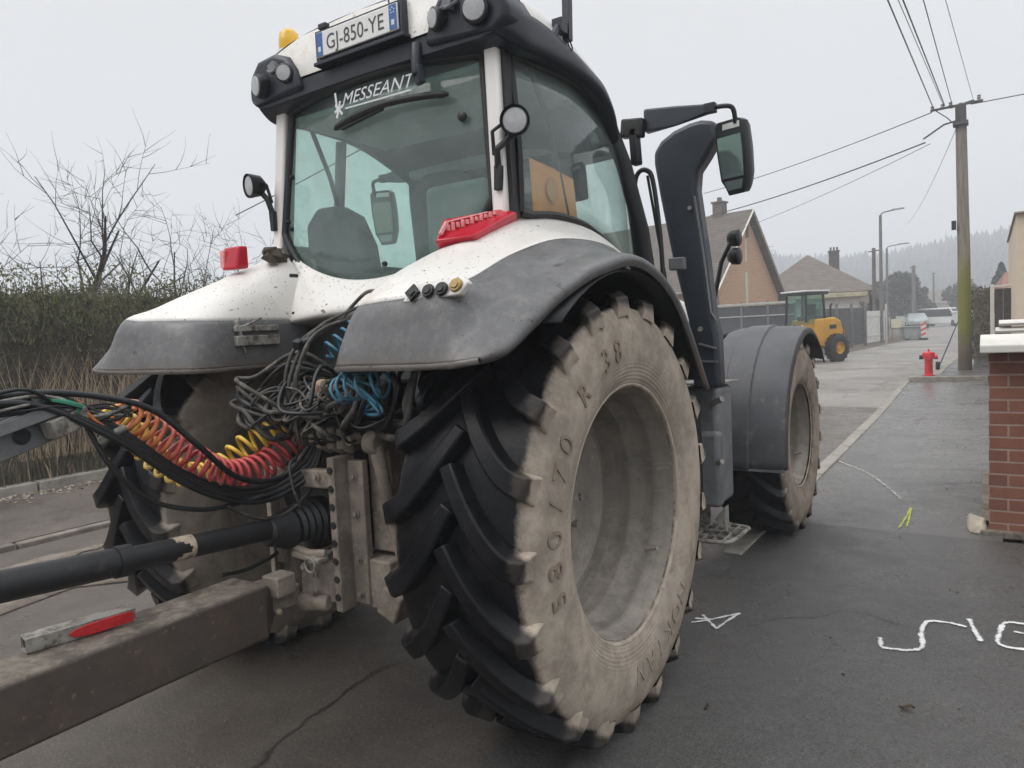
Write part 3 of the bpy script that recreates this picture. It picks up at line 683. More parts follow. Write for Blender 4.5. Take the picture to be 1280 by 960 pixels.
# hinges and knobs on the glass
def on_glass(x, z, off=.0):
    t = (z - 1.95) / .8; return (x, win_y(x) + .055 * t - .008 - off, z)
for x, z in ((.515, 2.50), (-.585, 2.42), (-.63, 2.20), (-.60, 2.16), (.10, 1.915)):
    m = MB(); p = Vector(on_glass(x, z)); rr = .021 if x > .5 else .012
    m.tube([p, p + Vector((0, -.012, 0)), p + Vector((0, -.02, 0))], [rr, rr, rr * .5], 14); m.build('glass_fixing', M['black'], CAB_G, smooth=40)
# sun strip lettering
vs, fs = text_mb('MESSEANT', .082, 0, .35, 1.02); wd = max(p.x for p in vs) - min(p.x for p in vs)
m = MB(); m.add([(p.x / wd * .44 + .058, on_glass(p.x / wd * .44 + .058, p.y + 2.672, .014)[1], p.y + 2.672) for p in vs], fs)
m.prism([on_glass(-.13, 2.654, .014), on_glass(.27, 2.654, .014), on_glass(.27, 2.661, .014), on_glass(-.13, 2.661, .014)], (0, .001, 0))
# scribbled emblem left of the word
for a_, b_ in (((-.19, 2.625), (-.165, 2.70)), ((-.20, 2.69), (-.15, 2.635)), ((-.20, 2.745), (-.185, 2.66)), ((-.205, 2.655), (-.145, 2.675))):
    m.bar(on_glass(*a_, .014), on_glass(*b_, .014), .012, .001, up=(0, 1, 0))
m.build('window_lettering', M['sticker'], CAB_G, smooth=0, recalc=False)
# rear wiper: hanging motor arm and long blade
m = MB(); 
m.tube([(.325, -.10, 2.83), (.33, -.11, 2.76), (.34, -.125, 2.69)], [.030, .028, .024], 10); m.bar((.345, -.125, 2.73), (.35, -.115, 2.655), .05, .03)
m.build('wiper_motor', M['roofdark'], T, bevel=.006)
m = MB()
m.tube(spline([on_glass(-.20, 2.575, .02), on_glass(-.05, 2.60, .032), on_glass(.15, 2.615, .036), on_glass(.35, 2.61, .03), on_glass(.46, 2.60, .02)], 5), [.008] + [.016] * 18 + [.013, .007], 8)
m.bar(on_glass(-.15, 2.57, .02), on_glass(.12, 2.605, .03), .02, .02)
m.build('wiper_blade', M['rubber'], T, smooth=50)

# posts
def post(name, a, b, w_, d_, mat, bev=.012):
    q = MB(); q.bar(a, b, w_, d_, up=(0, 1, 0)); return q.build(name, mat, T, bevel=bev)
for s in (1, -1):
    post('rear_post', (s * .700, -.045, 2.03), (s * .655, .01, 2.80), .070, .085, M['white_post'])
    q = MB(); q.bar((s * .744, -.035, 2.06), (s * .700, .015, 2.76), .022, .05, up=(0, 1, 0)); q.build('post_seal', M['rubber'], T)
    q = MB(); q.tube([(s * .68, 1.02, 2.66), (s * .735, 1.08, 2.45), (s * .785, 1.17, 2.1), (s * .80, 1.26, 1.7), (s * .78, 1.28, 1.25)], .042, 10); q.build('front_post', M['black'], T)
# side glazing
side = [(-.0, 2.075), (.06, 2.07), (.24, 2.085), (.45, 2.07), (.62, 2.03), (.80, 1.96), (1.0, 1.84), (1.2, 1.72)]
for s in (1, -1):
    cols = []
    S_ = spline([(a, b, 0) for a, b in side], 3)
    for y, z, _ in S_:
        top = 2.74 - .06 * max(0, (y - .4) / .8) ** 2 * 3.2
        xm = .745 + .045 * math.sin(math.pi * min(1, max(0, (y + .05) / 1.3)))
        cols.append([(s * (xm - .055 * t * t), y + (.05 - .12 * (y / 1.2)) * t, z + (top - z) * t) for t in [i / 6 for i in range(7)]])
    m = MB(); m.grid(cols); sw = m.build('side_window', M['glass_side'], T, smooth=60, solid=.006)
    edge = [c[0] for c in cols] + [cols[-1][i] for i in range(1, 7)] + [c[-1] for c in cols[-2::-1]] + [cols[0][i] for i in range(5, -1, -1)]
    m = MB(); m.tube(edge, .017, 6, cap=False); m.build('window_seal', M['rubber'], sw, smooth=60)
    # slim door bar behind the glass
    m = MB(); m.tube([(s * .70, .20, 2.74), (s * .715, .33, 2.50), (s * .72, .46, 2.10), (s * .70, .50, 1.6)], .013, 8); m.build('door_bar', M['black'], T, smooth=60)
# windscreen and front lower glazing
cols = [[(x, 1.18 + .10 * (1 - (x / .72) ** 2) - .02 * t - .10 * t * t, 1.45 + 1.2 * t) for t in [i / 5 for i in range(6)]] for x in [-.72 + 1.44 * i / 10 for i in range(11)]]
m = MB(); m.grid(cols); m.build('windscreen', M['glass_side'], T, smooth=60, solid=.006)
# lower cab body (behind, between the fenders): white skirt
def skirt_rail(x):
    zt = 1.822 + .125 * (abs(x) / .5) ** 2.0
    zb = 1.70 - .035 * (abs(x) / .5) ** 2
    return [(x, win_y(x) - .01, zt + .03), (x, win_y(x) - .035, zt), (x, win_y(x) - .075 - .04 * (abs(x) / .5), (zt + zb) / 2 + .02), (x, win_y(x) - .11 - .06 * (abs(x) / .5), zb + .03), (x, win_y(x) - .10 - .06 * (abs(x) / .5), zb), (x, win_y(x) - .02, zb - .01)]
m = MB(); m.grid(fine_grid([skirt_rail(-.56 + 1.12 * i / 8) for i in range(9)], 3)); m.build('cab_skirt', M['white'], T, smooth=60, solid=.01, solid_off=0)
m = MB()
for x, z in ((-.40, 1.90), (-.40, 1.72)):
    m.cyl((x, win_y(x) - .12, z), (x, win_y(x) - .16, z), .009, n=8)
m.build('skirt_screw', M['black'], T)
m = MB(); m.box((0, .62, 1.55), (1.36, 1.22, .62)); m.build('cab_floor', M['interior'], T, bevel=.04)
# lower door skins
for s in (1, -1):
    m = MB(); m.prism([(s * .735, .3, 1.25), (s * .735, 1.25, 1.25), (s * .765, 1.25, 1.72), (s * .76, .95, 1.88), (s * .74, .30, 2.05)], (s * .02, 0, 0)); m.build('door', M['black'], T, bevel=.008)
# roof
ST = [(-.105, 2.772, 2.862), (-.02, 2.745, 2.875), (.06, 2.735, 2.882), (.19, 2.745, 2.882), (.33, 2.745, 2.865), (.48, 2.74, 2.842), (.63, 2.72, 2.805), (.76, 2.685, 2.772), (.89, 2.625, 2.712), (.98, 2.565, 2.652), (1.06, 2.50, 2.592)]
def wx(y): return .80 - (.05 if y < -.1 else .012 if y < .0 else 0) - .10 * max(0, (y - .7) / .4) ** 2
lo = []; hi = []
for y, zb, zt in ST:
    x = wx(y)
    half = [(.0, zb + .01), (x - .09, zb), (x - .03, zb + .004), (x, zb + .03), (x + .003, zt - .03), (x - .008, zt)]
    lo.append([(-a, y, b) for a, b in half[::-1]] + [(a, y, b) for a, b in half[1:]])
for i, (y, zb, zt) in enumerate(ST):
    x = wx(y); q = 1 - .35 * max(0, (y - .5) / .55)
    half = [(x - .012, zt - .012), (x - .045, zt + .065 * q), (x - .12, zt + .13 * q), (x - .36, zt + .185 * q), (0, zt + .20 * q)]
    hi.append([(-a, y, b) for a, b in half] + [(a, y, b) for a, b in half[-2::-1]])
m = MB(); m.grid(fine_grid(lo, 3)); rb_ = lo[0]; m.add(rb_, [tuple(range(len(rb_)))])
RF = m.build('roof', M['roofdark'], T, smooth=40)
m = MB(); m.grid(fine_grid(hi, 3)); e_ = hi[0]; m.add(e_, [tuple(range(len(e_)))]); m.build('roof_cap', M['white'], RF, smooth=45)
# front brow
m = MB(); m.grid(fine_grid([[(x, 1.05, 2.60 + .10 * (1 - abs(x) / .72)), (x, 1.17 - .06 * (abs(x) / .7) ** 2, 2.57), (x, 1.18 - .06 * (abs(x) / .7) ** 2, 2.50), (x, 1.03, 2.50)] for x in (-.69, -.4, 0, .4, .69)], 3)); m.build('roof_brow', M['roofdark'], RF, smooth=40)
# rear lamp pods at the roof corners
for s in (1, -1):
    m = MB(); m.prism([(s * .385, -.135, 2.80), (s * .735, -.135, 2.785), (s * .79, -.10, 2.81), (s * .80, -.10, 2.87), (s * .765, -.125, 2.94), (s * .69, -.135, 2.995), (s * .56, -.135, 3.005), (s * .47, -.135, 2.97), (s * .42, -.135, 2.90)], (0, .22, -.005))
    pod = m.build('lamp_pod', M['roofdark'], RF, bevel=.025, seg=3)
    for (x, z, nx, sx_) in ((.475, 2.885, -.40, .038), (.668, 2.868, .30, .048)):
        n_ = Vector((s * nx, -1, -.12)).normalized(); p = Vector((s * x, -.135, z))
        m = MB(); m.tube([p - n_ * .03, p + n_ * .022, p + n_ * .027], [sx_ * 1.2, sx_ * 1.2, sx_ * 1.05], 24); m.build('work_light', M['black'], pod, smooth=35)
        m = MB(); m.tube([p + n_ * .024, p + n_ * .031, p + n_ * .034], [sx_, sx_ * .92, sx_ * .3], 24); m.build('lens', M['chromelens'], pod, smooth=50)
    m = MB(); m.box((s * .545, -.15, 2.925), (.045, .03, .045), (0, .4 * s, 0)); m.tube([(s * .505, -.15, 2.915), (s * .545, -.165, 2.90), (s * .59, -.15, 2.92)], .007, 6); m.build('lamp_bracket', M['steelgrey'], pod)
# number plate on its holder
PLX, PLZ, PLY = .022, 2.948, -.150
m = MB(); m.box((PLX, PLY, PLZ), (.505, .012, .112)); PO = m.build('number_plate', M['plate'], RF, bevel=.004)
m = MB(); m.box((PLX, PLY + .018, PLZ), (.545, .020, .142)); m.box((PLX + .266, PLY + .02, PLZ), (.014, .04, .165)); m.box((PLX, PLY + .02, PLZ - .079), (.56, .05, .016)); m.build('plate_holder', M['roofdark'], RF, bevel=.003)
vs, fs = text_mb('GJ-850-YE', .098, 0, 0, 1.02); wd = max(p.x for p in vs) - min(p.x for p in vs)
m = MB(); m.add([(p.x / wd * .355 + PLX - .005, PLY - .0075, p.y * .98 + PLZ - .034) for p in vs], fs); m.build('plate_text', M['platetext'], PO, smooth=0, recalc=False)
for dx, w_ in ((-.229, .038), (.227, .042)):
    m = MB(); m.box((PLX + dx, PLY - .0070, PLZ), (w_, .002, .104)); PB = m.build('plate_band', M['plateblue'], PO, smooth=0)
    if dx > 0:
        for k_ in range(5):
            m = MB(); m.box((PLX + dx + .011 * math.sin(k_ * 1.256), PLY - .0085, PLZ + .028 + .011 * math.cos(k_ * 1.256)), (.005, .001, .005))
            PO_ = None
            m.build('band_star', M['sticker'], PO, smooth=0)
    m = MB(); m.box((PLX + dx, PLY - .0085, PLZ - .022), (.016, .001, .022)); m.build('band_letter', M['sticker'], PO, smooth=0)
m = MB(); m.box((-.20, -.13, 3.035), (.05, .03, .025)); m.build('plate_lamp', M['black'], RF, bevel=.004)
m = MB(); m.tube([(.21, -.13, 3.02), (.205, -.135, 3.07), (.195, -.135, 3.10)], .0035, 5); m.build('short_aerial', M['black'], RF)
# beacon on the left
m = MB(); m.lathe([(-.045, .0), (-.045, .052), (.01, .052), (.055, .046), (.075, .028), (.08, 0)], (-.57, -.02, 3.075), 'Z', 24); B_ = m.build('beacon', M['amber'], RF, smooth=40)
m = MB(); m.lathe([(-.16, .0), (-.16, .045), (-.045, .06), (-.03, .06), (-.03, 0)], (-.57, -.02, 3.075), 'Z', 20); m.build('beacon_base', M['plate'], B_, smooth=40)
# folding mast on the right roof edge
m = MB(); m.tube([(.775, .25, 2.83), (.775, .29, 2.87), (.78, .34, 2.925)], [.022, .02, .018], 8); m.box((.78, .35, 2.925), (.05, .055, .06)); m.bar((.79, .40, 2.875), (.785, .435, 3.35), .035, .035, up=(0, 1, 0)); m.box((.745, .33, 2.91), (.04, .04, .025))
m.tube(spline([(.79, .40, 2.87), (.795, .405, 2.85), (.80, .415, 2.835), (.797, .43, 2.85), (.79, .425, 2.88)], 4), .004, 5)
m.build('folding_mast', M['roofdark'], RF, bevel=.006)
for (x, y, z) in ((.24, -.112, 2.905), (.755, .05, 2.93)):
    m = MB(); m.cyl((x, y, z), (x + .004, y - .012, z + .005), .010, n=10); m.build('roof_bolt', M['black'], RF)
# post work lights
for s in (1, -1):
    c = Vector((s * .80, -.09, 2.42)); n_ = Vector((s * .42, -1, -.12)).normalized()
    if s < 0: c = Vector((-.775, -.16, 2.39)); n_ = Vector((-.25, -1, -.1)).normalized()
    m = MB(); m.tube([c + n_ * .0, c - n_ * .05, c - n_ * .075], [.060, .052, .026], 28); m.tube([c - n_ * .005, c + n_ * .013], [.0605, .0605], 28, cap=False); m.tube([c - n_ * .004, c + n_ * .013], [.052, .055], 28, cap=False)
    pl = m.build('post_light', M['black'], T, smooth=40)
    m = MB(); m.tube([c + n_ * .001, c + n_ * .008, c + n_ * .012], [.051, .047, .02], 28); m.build('lens', M['chromelens'], pl, smooth=50)
    m = MB(); base = Vector((s * .705, -.085, 2.24)); m.tube([base, base + Vector((s * .012, -.02, .08)), c - n_ * .05 + Vector((-s * .02, 0, -.045)), c - n_ * .045], .015, 8); m.tube([base + Vector((-s * .01, -.01, .06)), base + Vector((-s * .0, -.03, .15)), c - n_ * .03 + Vector((-s * .055, 0, .01))], .009, 6); m.box(base + Vector((0, 0, -.03)), (.03, .03, .10), (0, .06 * s, 0)); m.build('lamp_arm', M['black'], pl, bevel=.003)
# mirror (right) and its twin (left)
for s in (1, -1):
    m = MB(); m.hull([(s * x, y, z) for x, y, z in ((.80, 1.22, 2.76), (.80, 1.22, 2.635), (.79, 1.28, 2.76), (.79, 1.28, 2.635), (1.16, 1.23, 2.715), (1.16, 1.23, 2.672), (1.16, 1.27, 2.715), (1.16, 1.27, 2.672), (.98, 1.22, 2.74), (.98, 1.22, 2.63))])
    arm = m.build('mirror_arm', M['stack'], T, bevel=.012)
    m = MB(); m.tube(spline([(s * 1.15, 1.25, 2.695), (s * 1.24, 1.25, 2.69), (s * 1.275, 1.26, 2.67), (s * 1.28, 1.28, 2.60)], 4), .013, 8); m.box((s * 1.16, 1.25, 2.694), (.06, .045, .05)); m.build('mirror_rod', M['black'], arm, bevel=.004)
    m = MB(); m.box((s * .745, 1.20, 2.66), (.13, .06, .10), (0, .12 * s, 0)); m.box((s * .755, 1.20, 2.56), (.05, .06, .20), (0, -.05 * s, 0)); m.build('mirror_bracket', M['black'], arm, bevel=.01)
    # housing: rounded tapering shell with rear-facing glass
    c = Vector((s * 1.255, 1.35, 2.44)); Rm = Matrix.Rotation(R_(-17) * s, 3, 'Z') @ Matrix.Rotation(R_(9), 3, 'X')
    outl = [(-.080, .17), (-.062, .185), (.055, .185), (.078, .17), (.082, .05), (.074, -.09), (.062, -.135), (.046, -.175), (-.042, -.178), (-.058, -.135), (-.078, -.10), (-.085, .05)]
    m = MB(); rows = []
    for yy, k in ((-.035, 1.0), (-.03, 1.05), (.02, 1.04), (.06, .9), (.085, .55)):
        rows.append([c + Rm @ Vector((x * k, yy, z * k)) for x, z in outl + outl[:1]])
    m.grid(rows); m.add(rows[-1][:-1], [tuple(range(12))]); m.add(rows[0][:-1], [tuple(range(12))])
    mh = m.build('mirror_housing', M['black'], arm, smooth=45)
    m = MB(); m.prism([c + Rm @ Vector((x, -.040, z)) for x, z in ((-.070, .115), (.068, .115), (.070, .04), (.062, -.098), (-.066, -.098), (-.074, .04))], Rm @ Vector((0, .004, 0))); m.build('mirror_glass', M['mirrorglass'], arm, smooth=0)
    m = MB(); m.prism([c + Rm @ Vector((x, -.040, z)) for x, z in ((-.058, -.112), (.055, -.112), (.042, -.160), (-.038, -.162))], Rm @ Vector((0, .004, 0))); m.build('wide_angle_glass', M['mirrorglass'], arm, smooth=0)
    m = MB(); m.prism([c + Rm @ Vector((x, -.0395, z)) for x, z in ((-.035, .150), (.066, .148), (.068, .178), (-.03, .178))], Rm @ Vector((0, .004, 0))); m.build('mirror_cap', M['plate'], arm, smooth=0)
# exhaust / intake stack on the right front post
poly = [(.735, 2.585), (.78, 2.645), (.86, 2.69), (.955, 2.715), (1.02, 2.72), (1.10, 2.70), (1.11, 2.60), (1.05, 2.51), (.995, 2.44), (.985, 2.34), (1.03, 1.95), (1.062, 1.62), (1.085, 1.50), (1.09, 1.20), (.93, 1.20), (.91, 1.60), (.83, 1.95), (.765, 2.32), (.735, 2.52)]
m = MB(); m.prism([(x, 1.50, z) for x, z in poly], (0, .13, 0)); ST_ = m.build('exhaust_stack', M['stack'], T, bevel=.028, seg=3)
m = MB(); m.tube([(.975, 1.497, 2.30), (1.02, 1.497, 1.95), (1.050, 1.497, 1.64), (1.082, 1.497, 1.585)], .007, 6); m.build('stack_seam', M['steelgrey'], ST_, smooth=60)
m = MB(); m.cyl((.95, 1.495, 2.235), (.95, 1.48, 2.235), .012, n=12); m.cyl((.99, 1.495, 1.545), (.99, 1.48, 1.545), .014, n=12); m.build('stack_bolt', M['ruststeel'], ST_)
m = MB(); m.bar((.98, 1.49, 1.46), (1.08, 1.49, 1.43), .014, .010); m.bar((.97, 1.49, 1.36), (1.085, 1.49, 1.355), .014, .010); m.build('stack_clamp', M['steelgrey'], ST_)
# handrail beside the door
m = MB(); m.tube(spline([(.70, 1.30, 2.1), (.70, 1.30, 2.36), (.725, 1.30, 2.44), (.775, 1.30, 2.445), (.81, 1.30, 2.38), (.84, 1.30, 2.10), (.85, 1.30, 1.85), (.85, 1.30, 1.5)], 5), .014, 8); m.tube([(.77, 1.32, 2.42), (.84, 1.4, 1.75)], .008, 6); m.build('handrail', M['black'], T, smooth=60)
m = MB(); m.box((.90, 1.40, 1.92), (.09, .05, .07)); m.build('handrail_bracket', M['steelgrey'], T, bevel=.008)
# round indicator lamps ahead of the stack
m = MB(); m.tube([(.88, 1.95, 1.5), (.98, 1.95, 1.95), (1.06, 1.92, 2.08)], .014, 6)
for z in (2.085, 1.975):
    m.lathe([(-.05, 0), (-.045, .03), (-.02, .050), (.02, .053), (.03, .04), (.032, 0)], (1.085, 1.90, z), 'X', 20)
m.build('indicator_lamp', M['black'], T, smooth=50)
# bonnet, engine block
m = MB(); sec = []
for y, hw_, zt in ((1.30, .42, 1.86), (1.9, .42, 1.88), (2.8, .40, 1.82), (3.55, .36, 1.70), (3.85, .31, 1.55)):
    sec.append([(-hw_, y, 1.05), (-hw_, y, zt - .16), (-hw_ * .8, y, zt - .03), (0, y, zt), (hw_ * .8, y, zt - .03), (hw_, y, zt - .16), (hw_, y, 1.05)])
m.grid(fine_grid(sec, 3)); m.add(sec[-1], [tuple(range(7))]); m.build('bonnet', M['white'], T, smooth=50)
m = MB(); m.box((0, 2.2, .92), (.62, 2.7, .50)); m.box((0, 3.6, .80), (.72, .5, .4)); m.cyl((-.85, FY, FZ), (.85, FY, FZ), .13, n=20); m.box((0, FY, FZ), (.3, .35, .4)); m.build('engine_block', M['chassis'], T, bevel=.03)
# front fenders with mud flap
for s in (1, -1):
    m = MB(); rows = []
    angs = [99, 95, 90, 84, 72, 60, 48, 36, 24, 12, 0, -12, -24, -36, -48]
    for a_ in angs:
        rr = .800 + (.012 if a_ > 90 else 0); a2 = R_(a_); rows.append([(s * x, FY - (rr + dr) * math.sin(a2), FZ + (rr + dr) * math.cos(a2)) for x, dr in ((.735, -.05), (.742, -.012), (.80, .0), (.86, .002), (.867, .014), (1.03, .018), (1.04, .004), (1.20, .002), (1.262, -.012), (1.275, -.05))])
    m.grid(rows); F2 = m.build('front_fender', M['greyfront'], T, smooth=28, solid=.012, solid_off=0)
    m = MB(); a2 = R_(99); m.bar((s * .74, FY - .81 * math.sin(a2) - .008, FZ + .81 * math.cos(a2)), (s * 1.27, FY - .81 * math.sin(a2) - .008, FZ + .81 * math.cos(a2)), .016, .016); m.build('fender_edge', M['steelgrey'], F2)
    m = MB(); m.tube([(s * .45, FY, 1.0), (s * .6, FY, 1.45), (s * .75, FY, 1.50), (s * 1.0, FY, 1.515)], .025, 8); m.build('fender_stay', M['black'], F2)
# fuel tank, steps
m = MB(); m.box((.90, 1.80, .83), (.25, .30, .72)); m.box((.92, 1.66, .70), (.24, .10, .46)); tk = m.build('fuel_tank', M['steelgrey'], T, bevel=.03, seg=3)
m = MB(); m.prism([(.80, 1.55, 1.215), (1.02, 1.55, 1.215), (1.06, 2.00, 1.20), (.80, 2.04, 1.20)], (0, 0, .012)); m.build('tank_plate', M['ruststeel'], tk, bevel=.003)
m = MB(); m.cyl((1.0, 1.64, 1.10), (1.07, 1.60, 1.13), .018, n=10); m.cyl((1.0, 1.64, .74), (1.06, 1.60, .76), .016, n=10); m.build('tank_pipe', M['ruststeel'], tk)
m = MB(); m.box((.86, 1.55, .78), (.16, .12, .7)); m.build('tank_bracket', M['chassis'], tk, bevel=.01)
m = MB()
for z, x in ((.30, 1.04),):
    m.tube(spline([(.82, 1.50, z), (1.05, 1.50, z), (1.12, 1.56, z), (1.13, 1.80, z), (1.10, 1.88, z), (.82, 1.88, z)], 4), .013, 8)
    for k in range(5): m.bar((.84 + k * .06, 1.51, z), (.84 + k * .06, 1.87, z), .010, .026)
    for k in range(3): m.bar((.83, 1.58 + k * .11, z), (1.12, 1.58 + k * .11, z), .010, .022)
m.build('step', M['ruststeel'], T)
for y_ in (1.52, 1.86):
    m = MB(); m.bar((.86, y_, .30), (.86, y_, .60), .02, .07); m.build('step_bracket', M['ruststeel'], T)
m = MB(); m.prism([(1.0, 1.62, .40), (1.06, 1.62, .34), (1.06, 1.62, .48)], (.0, .08, .0)); m.build('step_bracket', M['ruststeel'], T)
# cab interior
m = MB(); m.box((.02, .66, 1.98), (.50, .46, .14)); m.box((.02, .66, 1.88), (.40, .40, .12)); m.build('seat', M['seat'], T, bevel=.05, seg=3)
m = MB(); m.hull([(-.25, .13, 2.03), (.25, .13, 2.03), (-.25, .24, 2.03), (.25, .24, 2.03), (-.22, .06, 2.36), (.22, .06, 2.36), (-.22, .15, 2.38), (.22, .15, 2.38), (-.12, .05, 2.44), (.12, .05, 2.44), (.12, .13, 2.45), (-.12, .13, 2.45)])
m.v = [(x * .92 + .03, y + .30, z - .03) for x, y, z in m.v]; m.build('seat_backrest', M['seat'], T, bevel=.04, seg=3)
m = MB(); m.hull([(.24 + dx, dy, z) for dx, dy, z in ((0, .1, 1.9), (.28, .1, 1.9), (0, .7, 2.0), (.28, .7, 2.0), (.0, .15, 2.19), (.28, .12, 2.17), (.04, .6, 2.28), (.24, .6, 2.28))]); m.box((.42, .06, 2.06), (.34, .16, .38)); m.build('side_console', M['interior'], T, bevel=.03)
m = MB(); m.hull([(x, y, z) for x in (-.33, .33) for y, z in ((1.0, 1.7), (1.16, 1.7), (.95, 2.12), (1.12, 2.08))]); m.build('dashboard', M['interior'], T, bevel=.04)
m = MB(); c = Vector((0, .84, 2.18)); nn = Vector((0, -.45, .89)); ax = Vector((1, 0, 0)); ay = nn.cross(ax)
m.tube([c + ax * .19 * math.cos(t) + ay * .19 * math.sin(t) for t in [i * math.pi / 14 for i in range(29)]], .015, 8, cap=False); m.cyl(c, c - nn * .25, .04, .05); m.bar(c - ax * .18, c + ax * .18, .03, .02); m.build('steering_wheel', M['black'], T, smooth=60)
m = MB(); m.hull([(x, y, z) for x in (.30, .56) for y, z in ((.92, 2.26), (1.0, 2.28), (.90, 2.46), (.98, 2.48))]); m.tube([(.44, .98, 1.7), (.44, .96, 2.3)], .018, 8); m.build('monitor', M['black'], T, bevel=.012)
m = MB(); m.hull([(x, y, z) for y in (.12, .24) for x, z in ((-.70, 1.85), (-.70, 2.22), (-.62, 2.29), (-.48, 2.285), (-.36, 2.22), (-.28, 2.06), (-.25, 1.85))]); m.build('passenger_seat', M['seat'], T, bevel=.03, seg=3)
m = MB(); m.box((-.60, .6, 1.90), (.2, .5, .18)); m.hull([(-.55, 1.02, 2.66), (.58, 1.02, 2.70), (-.5, 1.04, 2.62), (.58, 1.04, 2.46), (-.5, 1.06, 2.66), (.58, 1.06, 2.66)]); m.hull([(.15, .95, 2.70), (.62, .95, 2.70), (.15, .95, 2.60), (.62, .95, 2.50), (.2, .72, 2.70), (.62, .72, 2.70), (.62, .72, 2.62), (.2, .72, 2.66)]); m.build('cab_console', M['interior'], T, bevel=.03)
for s in (-1,):
    m = MB(); m.tube([(s * .70, .42, 2.70), (s * .745, .41, 2.3), (s * .74, .40, 1.6)], .030, 8); m.build('door_post', M['interior'], T, smooth=60)
m = MB(); m.box((0, .98, 2.60), (1.30, .12, .08)); m.box((0, .40, 2.715), (1.3, .8, .03)); m.build('headlining', M['lining'], T, bevel=.03)
# dark mud clod on the left fender
m = MB(); random.seed(4)
for cx, cy, cz, r_ in ((-.57, -.24, 2.0, .035), (-.545, -.20, 2.0, .030), (-.60, -.20, 2.005, .030), (-.565, -.17, 2.01, .026), (-.585, -.225, 2.03, .024)):
    m.hull([(cx + random.gauss(0, r_ * .6), cy + random.gauss(0, r_ * .8), cz + random.gauss(0, r_ * .5)) for i in range(24)])
tag(m.build('mud_clod', M['clod'], bevel=.004), 'dark lump of mud lying on the white left rear fender', 'mud')
# orange sheet leaning inside the right side window
m = MB(); pts = [(.725, .13, 2.325), (.733, .33, 2.31), (.725, .52, 2.29), (.728, .54, 2.10), (.728, .34, 2.07), (.722, .15, 2.09)]
m.prism(pts, (-.004, 0, 0)); OS = m.build('orange_sheet', M['orange'], smooth=0); tag(OS, 'faded orange cardboard sheet standing inside the right cab window', 'sheet')
m = MB(); rows = [(.7375, .30 + .055 * math.cos(a_ * .5236), 2.20 + .055 * math.sin(a_ * .5236) * (1.2 if a_ < 6 else .8)) for a_ in range(12)]
m.prism(rows, (-.002, 0, 0)); m.build('faded_print', M['orangedark'], OS, smooth=0)
#@@HITCH
# ---- rear end: housing, hitch frame, valves, hoses
random.seed(21)
m = MB(); m.box((0, .35, .98), (.56, 1.5, .60)); m.box((0, -.28, 1.0), (.44, .34, .56)); m.cyl((-.70, 0, RZ), (.70, 0, RZ), .17, n=24); m.lathe([(-.05, .0), (-.05, .22), (.05, .26), (.12, .2)], (.52, 0, RZ), 'X', 24); m.lathe([(.05, .0), (.05, .22), (-.05, .26), (-.12, .2)], (-.52, 0, RZ), 'X', 24)
m.build('transmission_housing', M['chassis'], T, bevel=.03)
m = MB(); m.lathe([(-.10, .0), (-.10, .09), (-.09, .115), (.04, .125), (.05, .12), (.05, 0)], (0, -.42, .845), 'Y', 28); m.build('pto_shield', M['pto'], T, smooth=40)
# pick-up hitch ladder frame
def chan(q, x0, x1, y0, y1, z0, z1): q.box(((x0 + x1) / 2, (y0 + y1) / 2, (z0 + z1) / 2), (x1 - x0, y1 - y0, z1 - z0))
m = MB(); chan(m, .225, .262, -.67, -.555, .515, 1.13); chan(m, .262, .345, -.60, -.565, .535, 1.11); HR = m.build('hitch_rail', M['mudsteel'], T, bevel=.006)
for k in range(8):
    m = MB(); m.lathe([(-.002, 0), (-.002, .013), (.006, .017), (.008, .012), (.008, 0)], (.243, -.6725, .575 + k * .072), 'Y', 12); m.build('pin_hole', M['chassis'], HR)
for k in range(6):
    m = MB(); m.lathe([(-.006, .0), (-.006, .012), (.004, .013), (.004, 0)], (.224, -.61, .60 + k * .085), 'X', 10); m.build('pin_hole', M['chassis'], HR)
m = MB(); chan(m, -.225, -.195, -.62, -.57, .50, 1.05); HL = m.build('hitch_rail', M['mudsteel'], T, bevel=.005)
m = MB(); m.bar((-.22, -.60, 1.02), (.24, -.62, 1.035), .05, .075); m.build('hitch_crossbar', M['mudsteel'], T, bevel=.008)
m = MB(); m.prism([(.06, -.70, .555), (.22, -.66, .545), (.22, -.66, .705), (.10, -.70, .715), (.07, -.70, .66)], (0, .05, 0)); m.box((.13, -.70, .735), (.15, .06, .022), (0, .1, 0)); m.tube(spline([(.02, -.68, .735), (.06, -.70, .755), (.14, -.71, .752), (.20, -.68, .75)], 4), .017, 8); m.tube([(.02, -.70, .545), (.10, -.71, .548), (.20, -.68, .55)], [.03, .035, .03], 10); m.build('hitch_plate', M['mudsteel'], T, bevel=.006)
m = MB(); m.cyl((.03, -.66, .58), (.03, -.66, .78), .05, .045, n=14); m.cyl((-.02, -.70, .70), (-.02, -.70, .85), .03, n=10); m.build('lift_cylinder', M['rust'], T, smooth=40)
for (x, y, z) in ((.15, -.705, .60), (.15, -.705, .67), (.10, -.705, .69), (.303, -.602, 1.05), (.303, -.602, .90), (.303, -.602, .72), (.303, -.602, .58), (-.15, -.635, 1.03), (.14, -.65, 1.045)):
    m = MB(); m.cyl((x, y + .006, z), (x, y - .003, z), .017, n=14); m.cyl((x, y, z), (x, y - .014, z), .011, n=6); m.build('hitch_bolt', M['mudsteel'], T, smooth=30)
m = MB(); m.cyl((.17, -.735, .735), (.17, -.60, .735), .012, n=10); m.tube([(.17 + .028 * math.cos(a_), -.738, .715 + .028 * math.sin(a_)) for a_ in [i * math.pi / 8 for i in range(17)]], .004, 6, cap=False); m.build('linch_pin', M['ruststeel'], T, smooth=50)
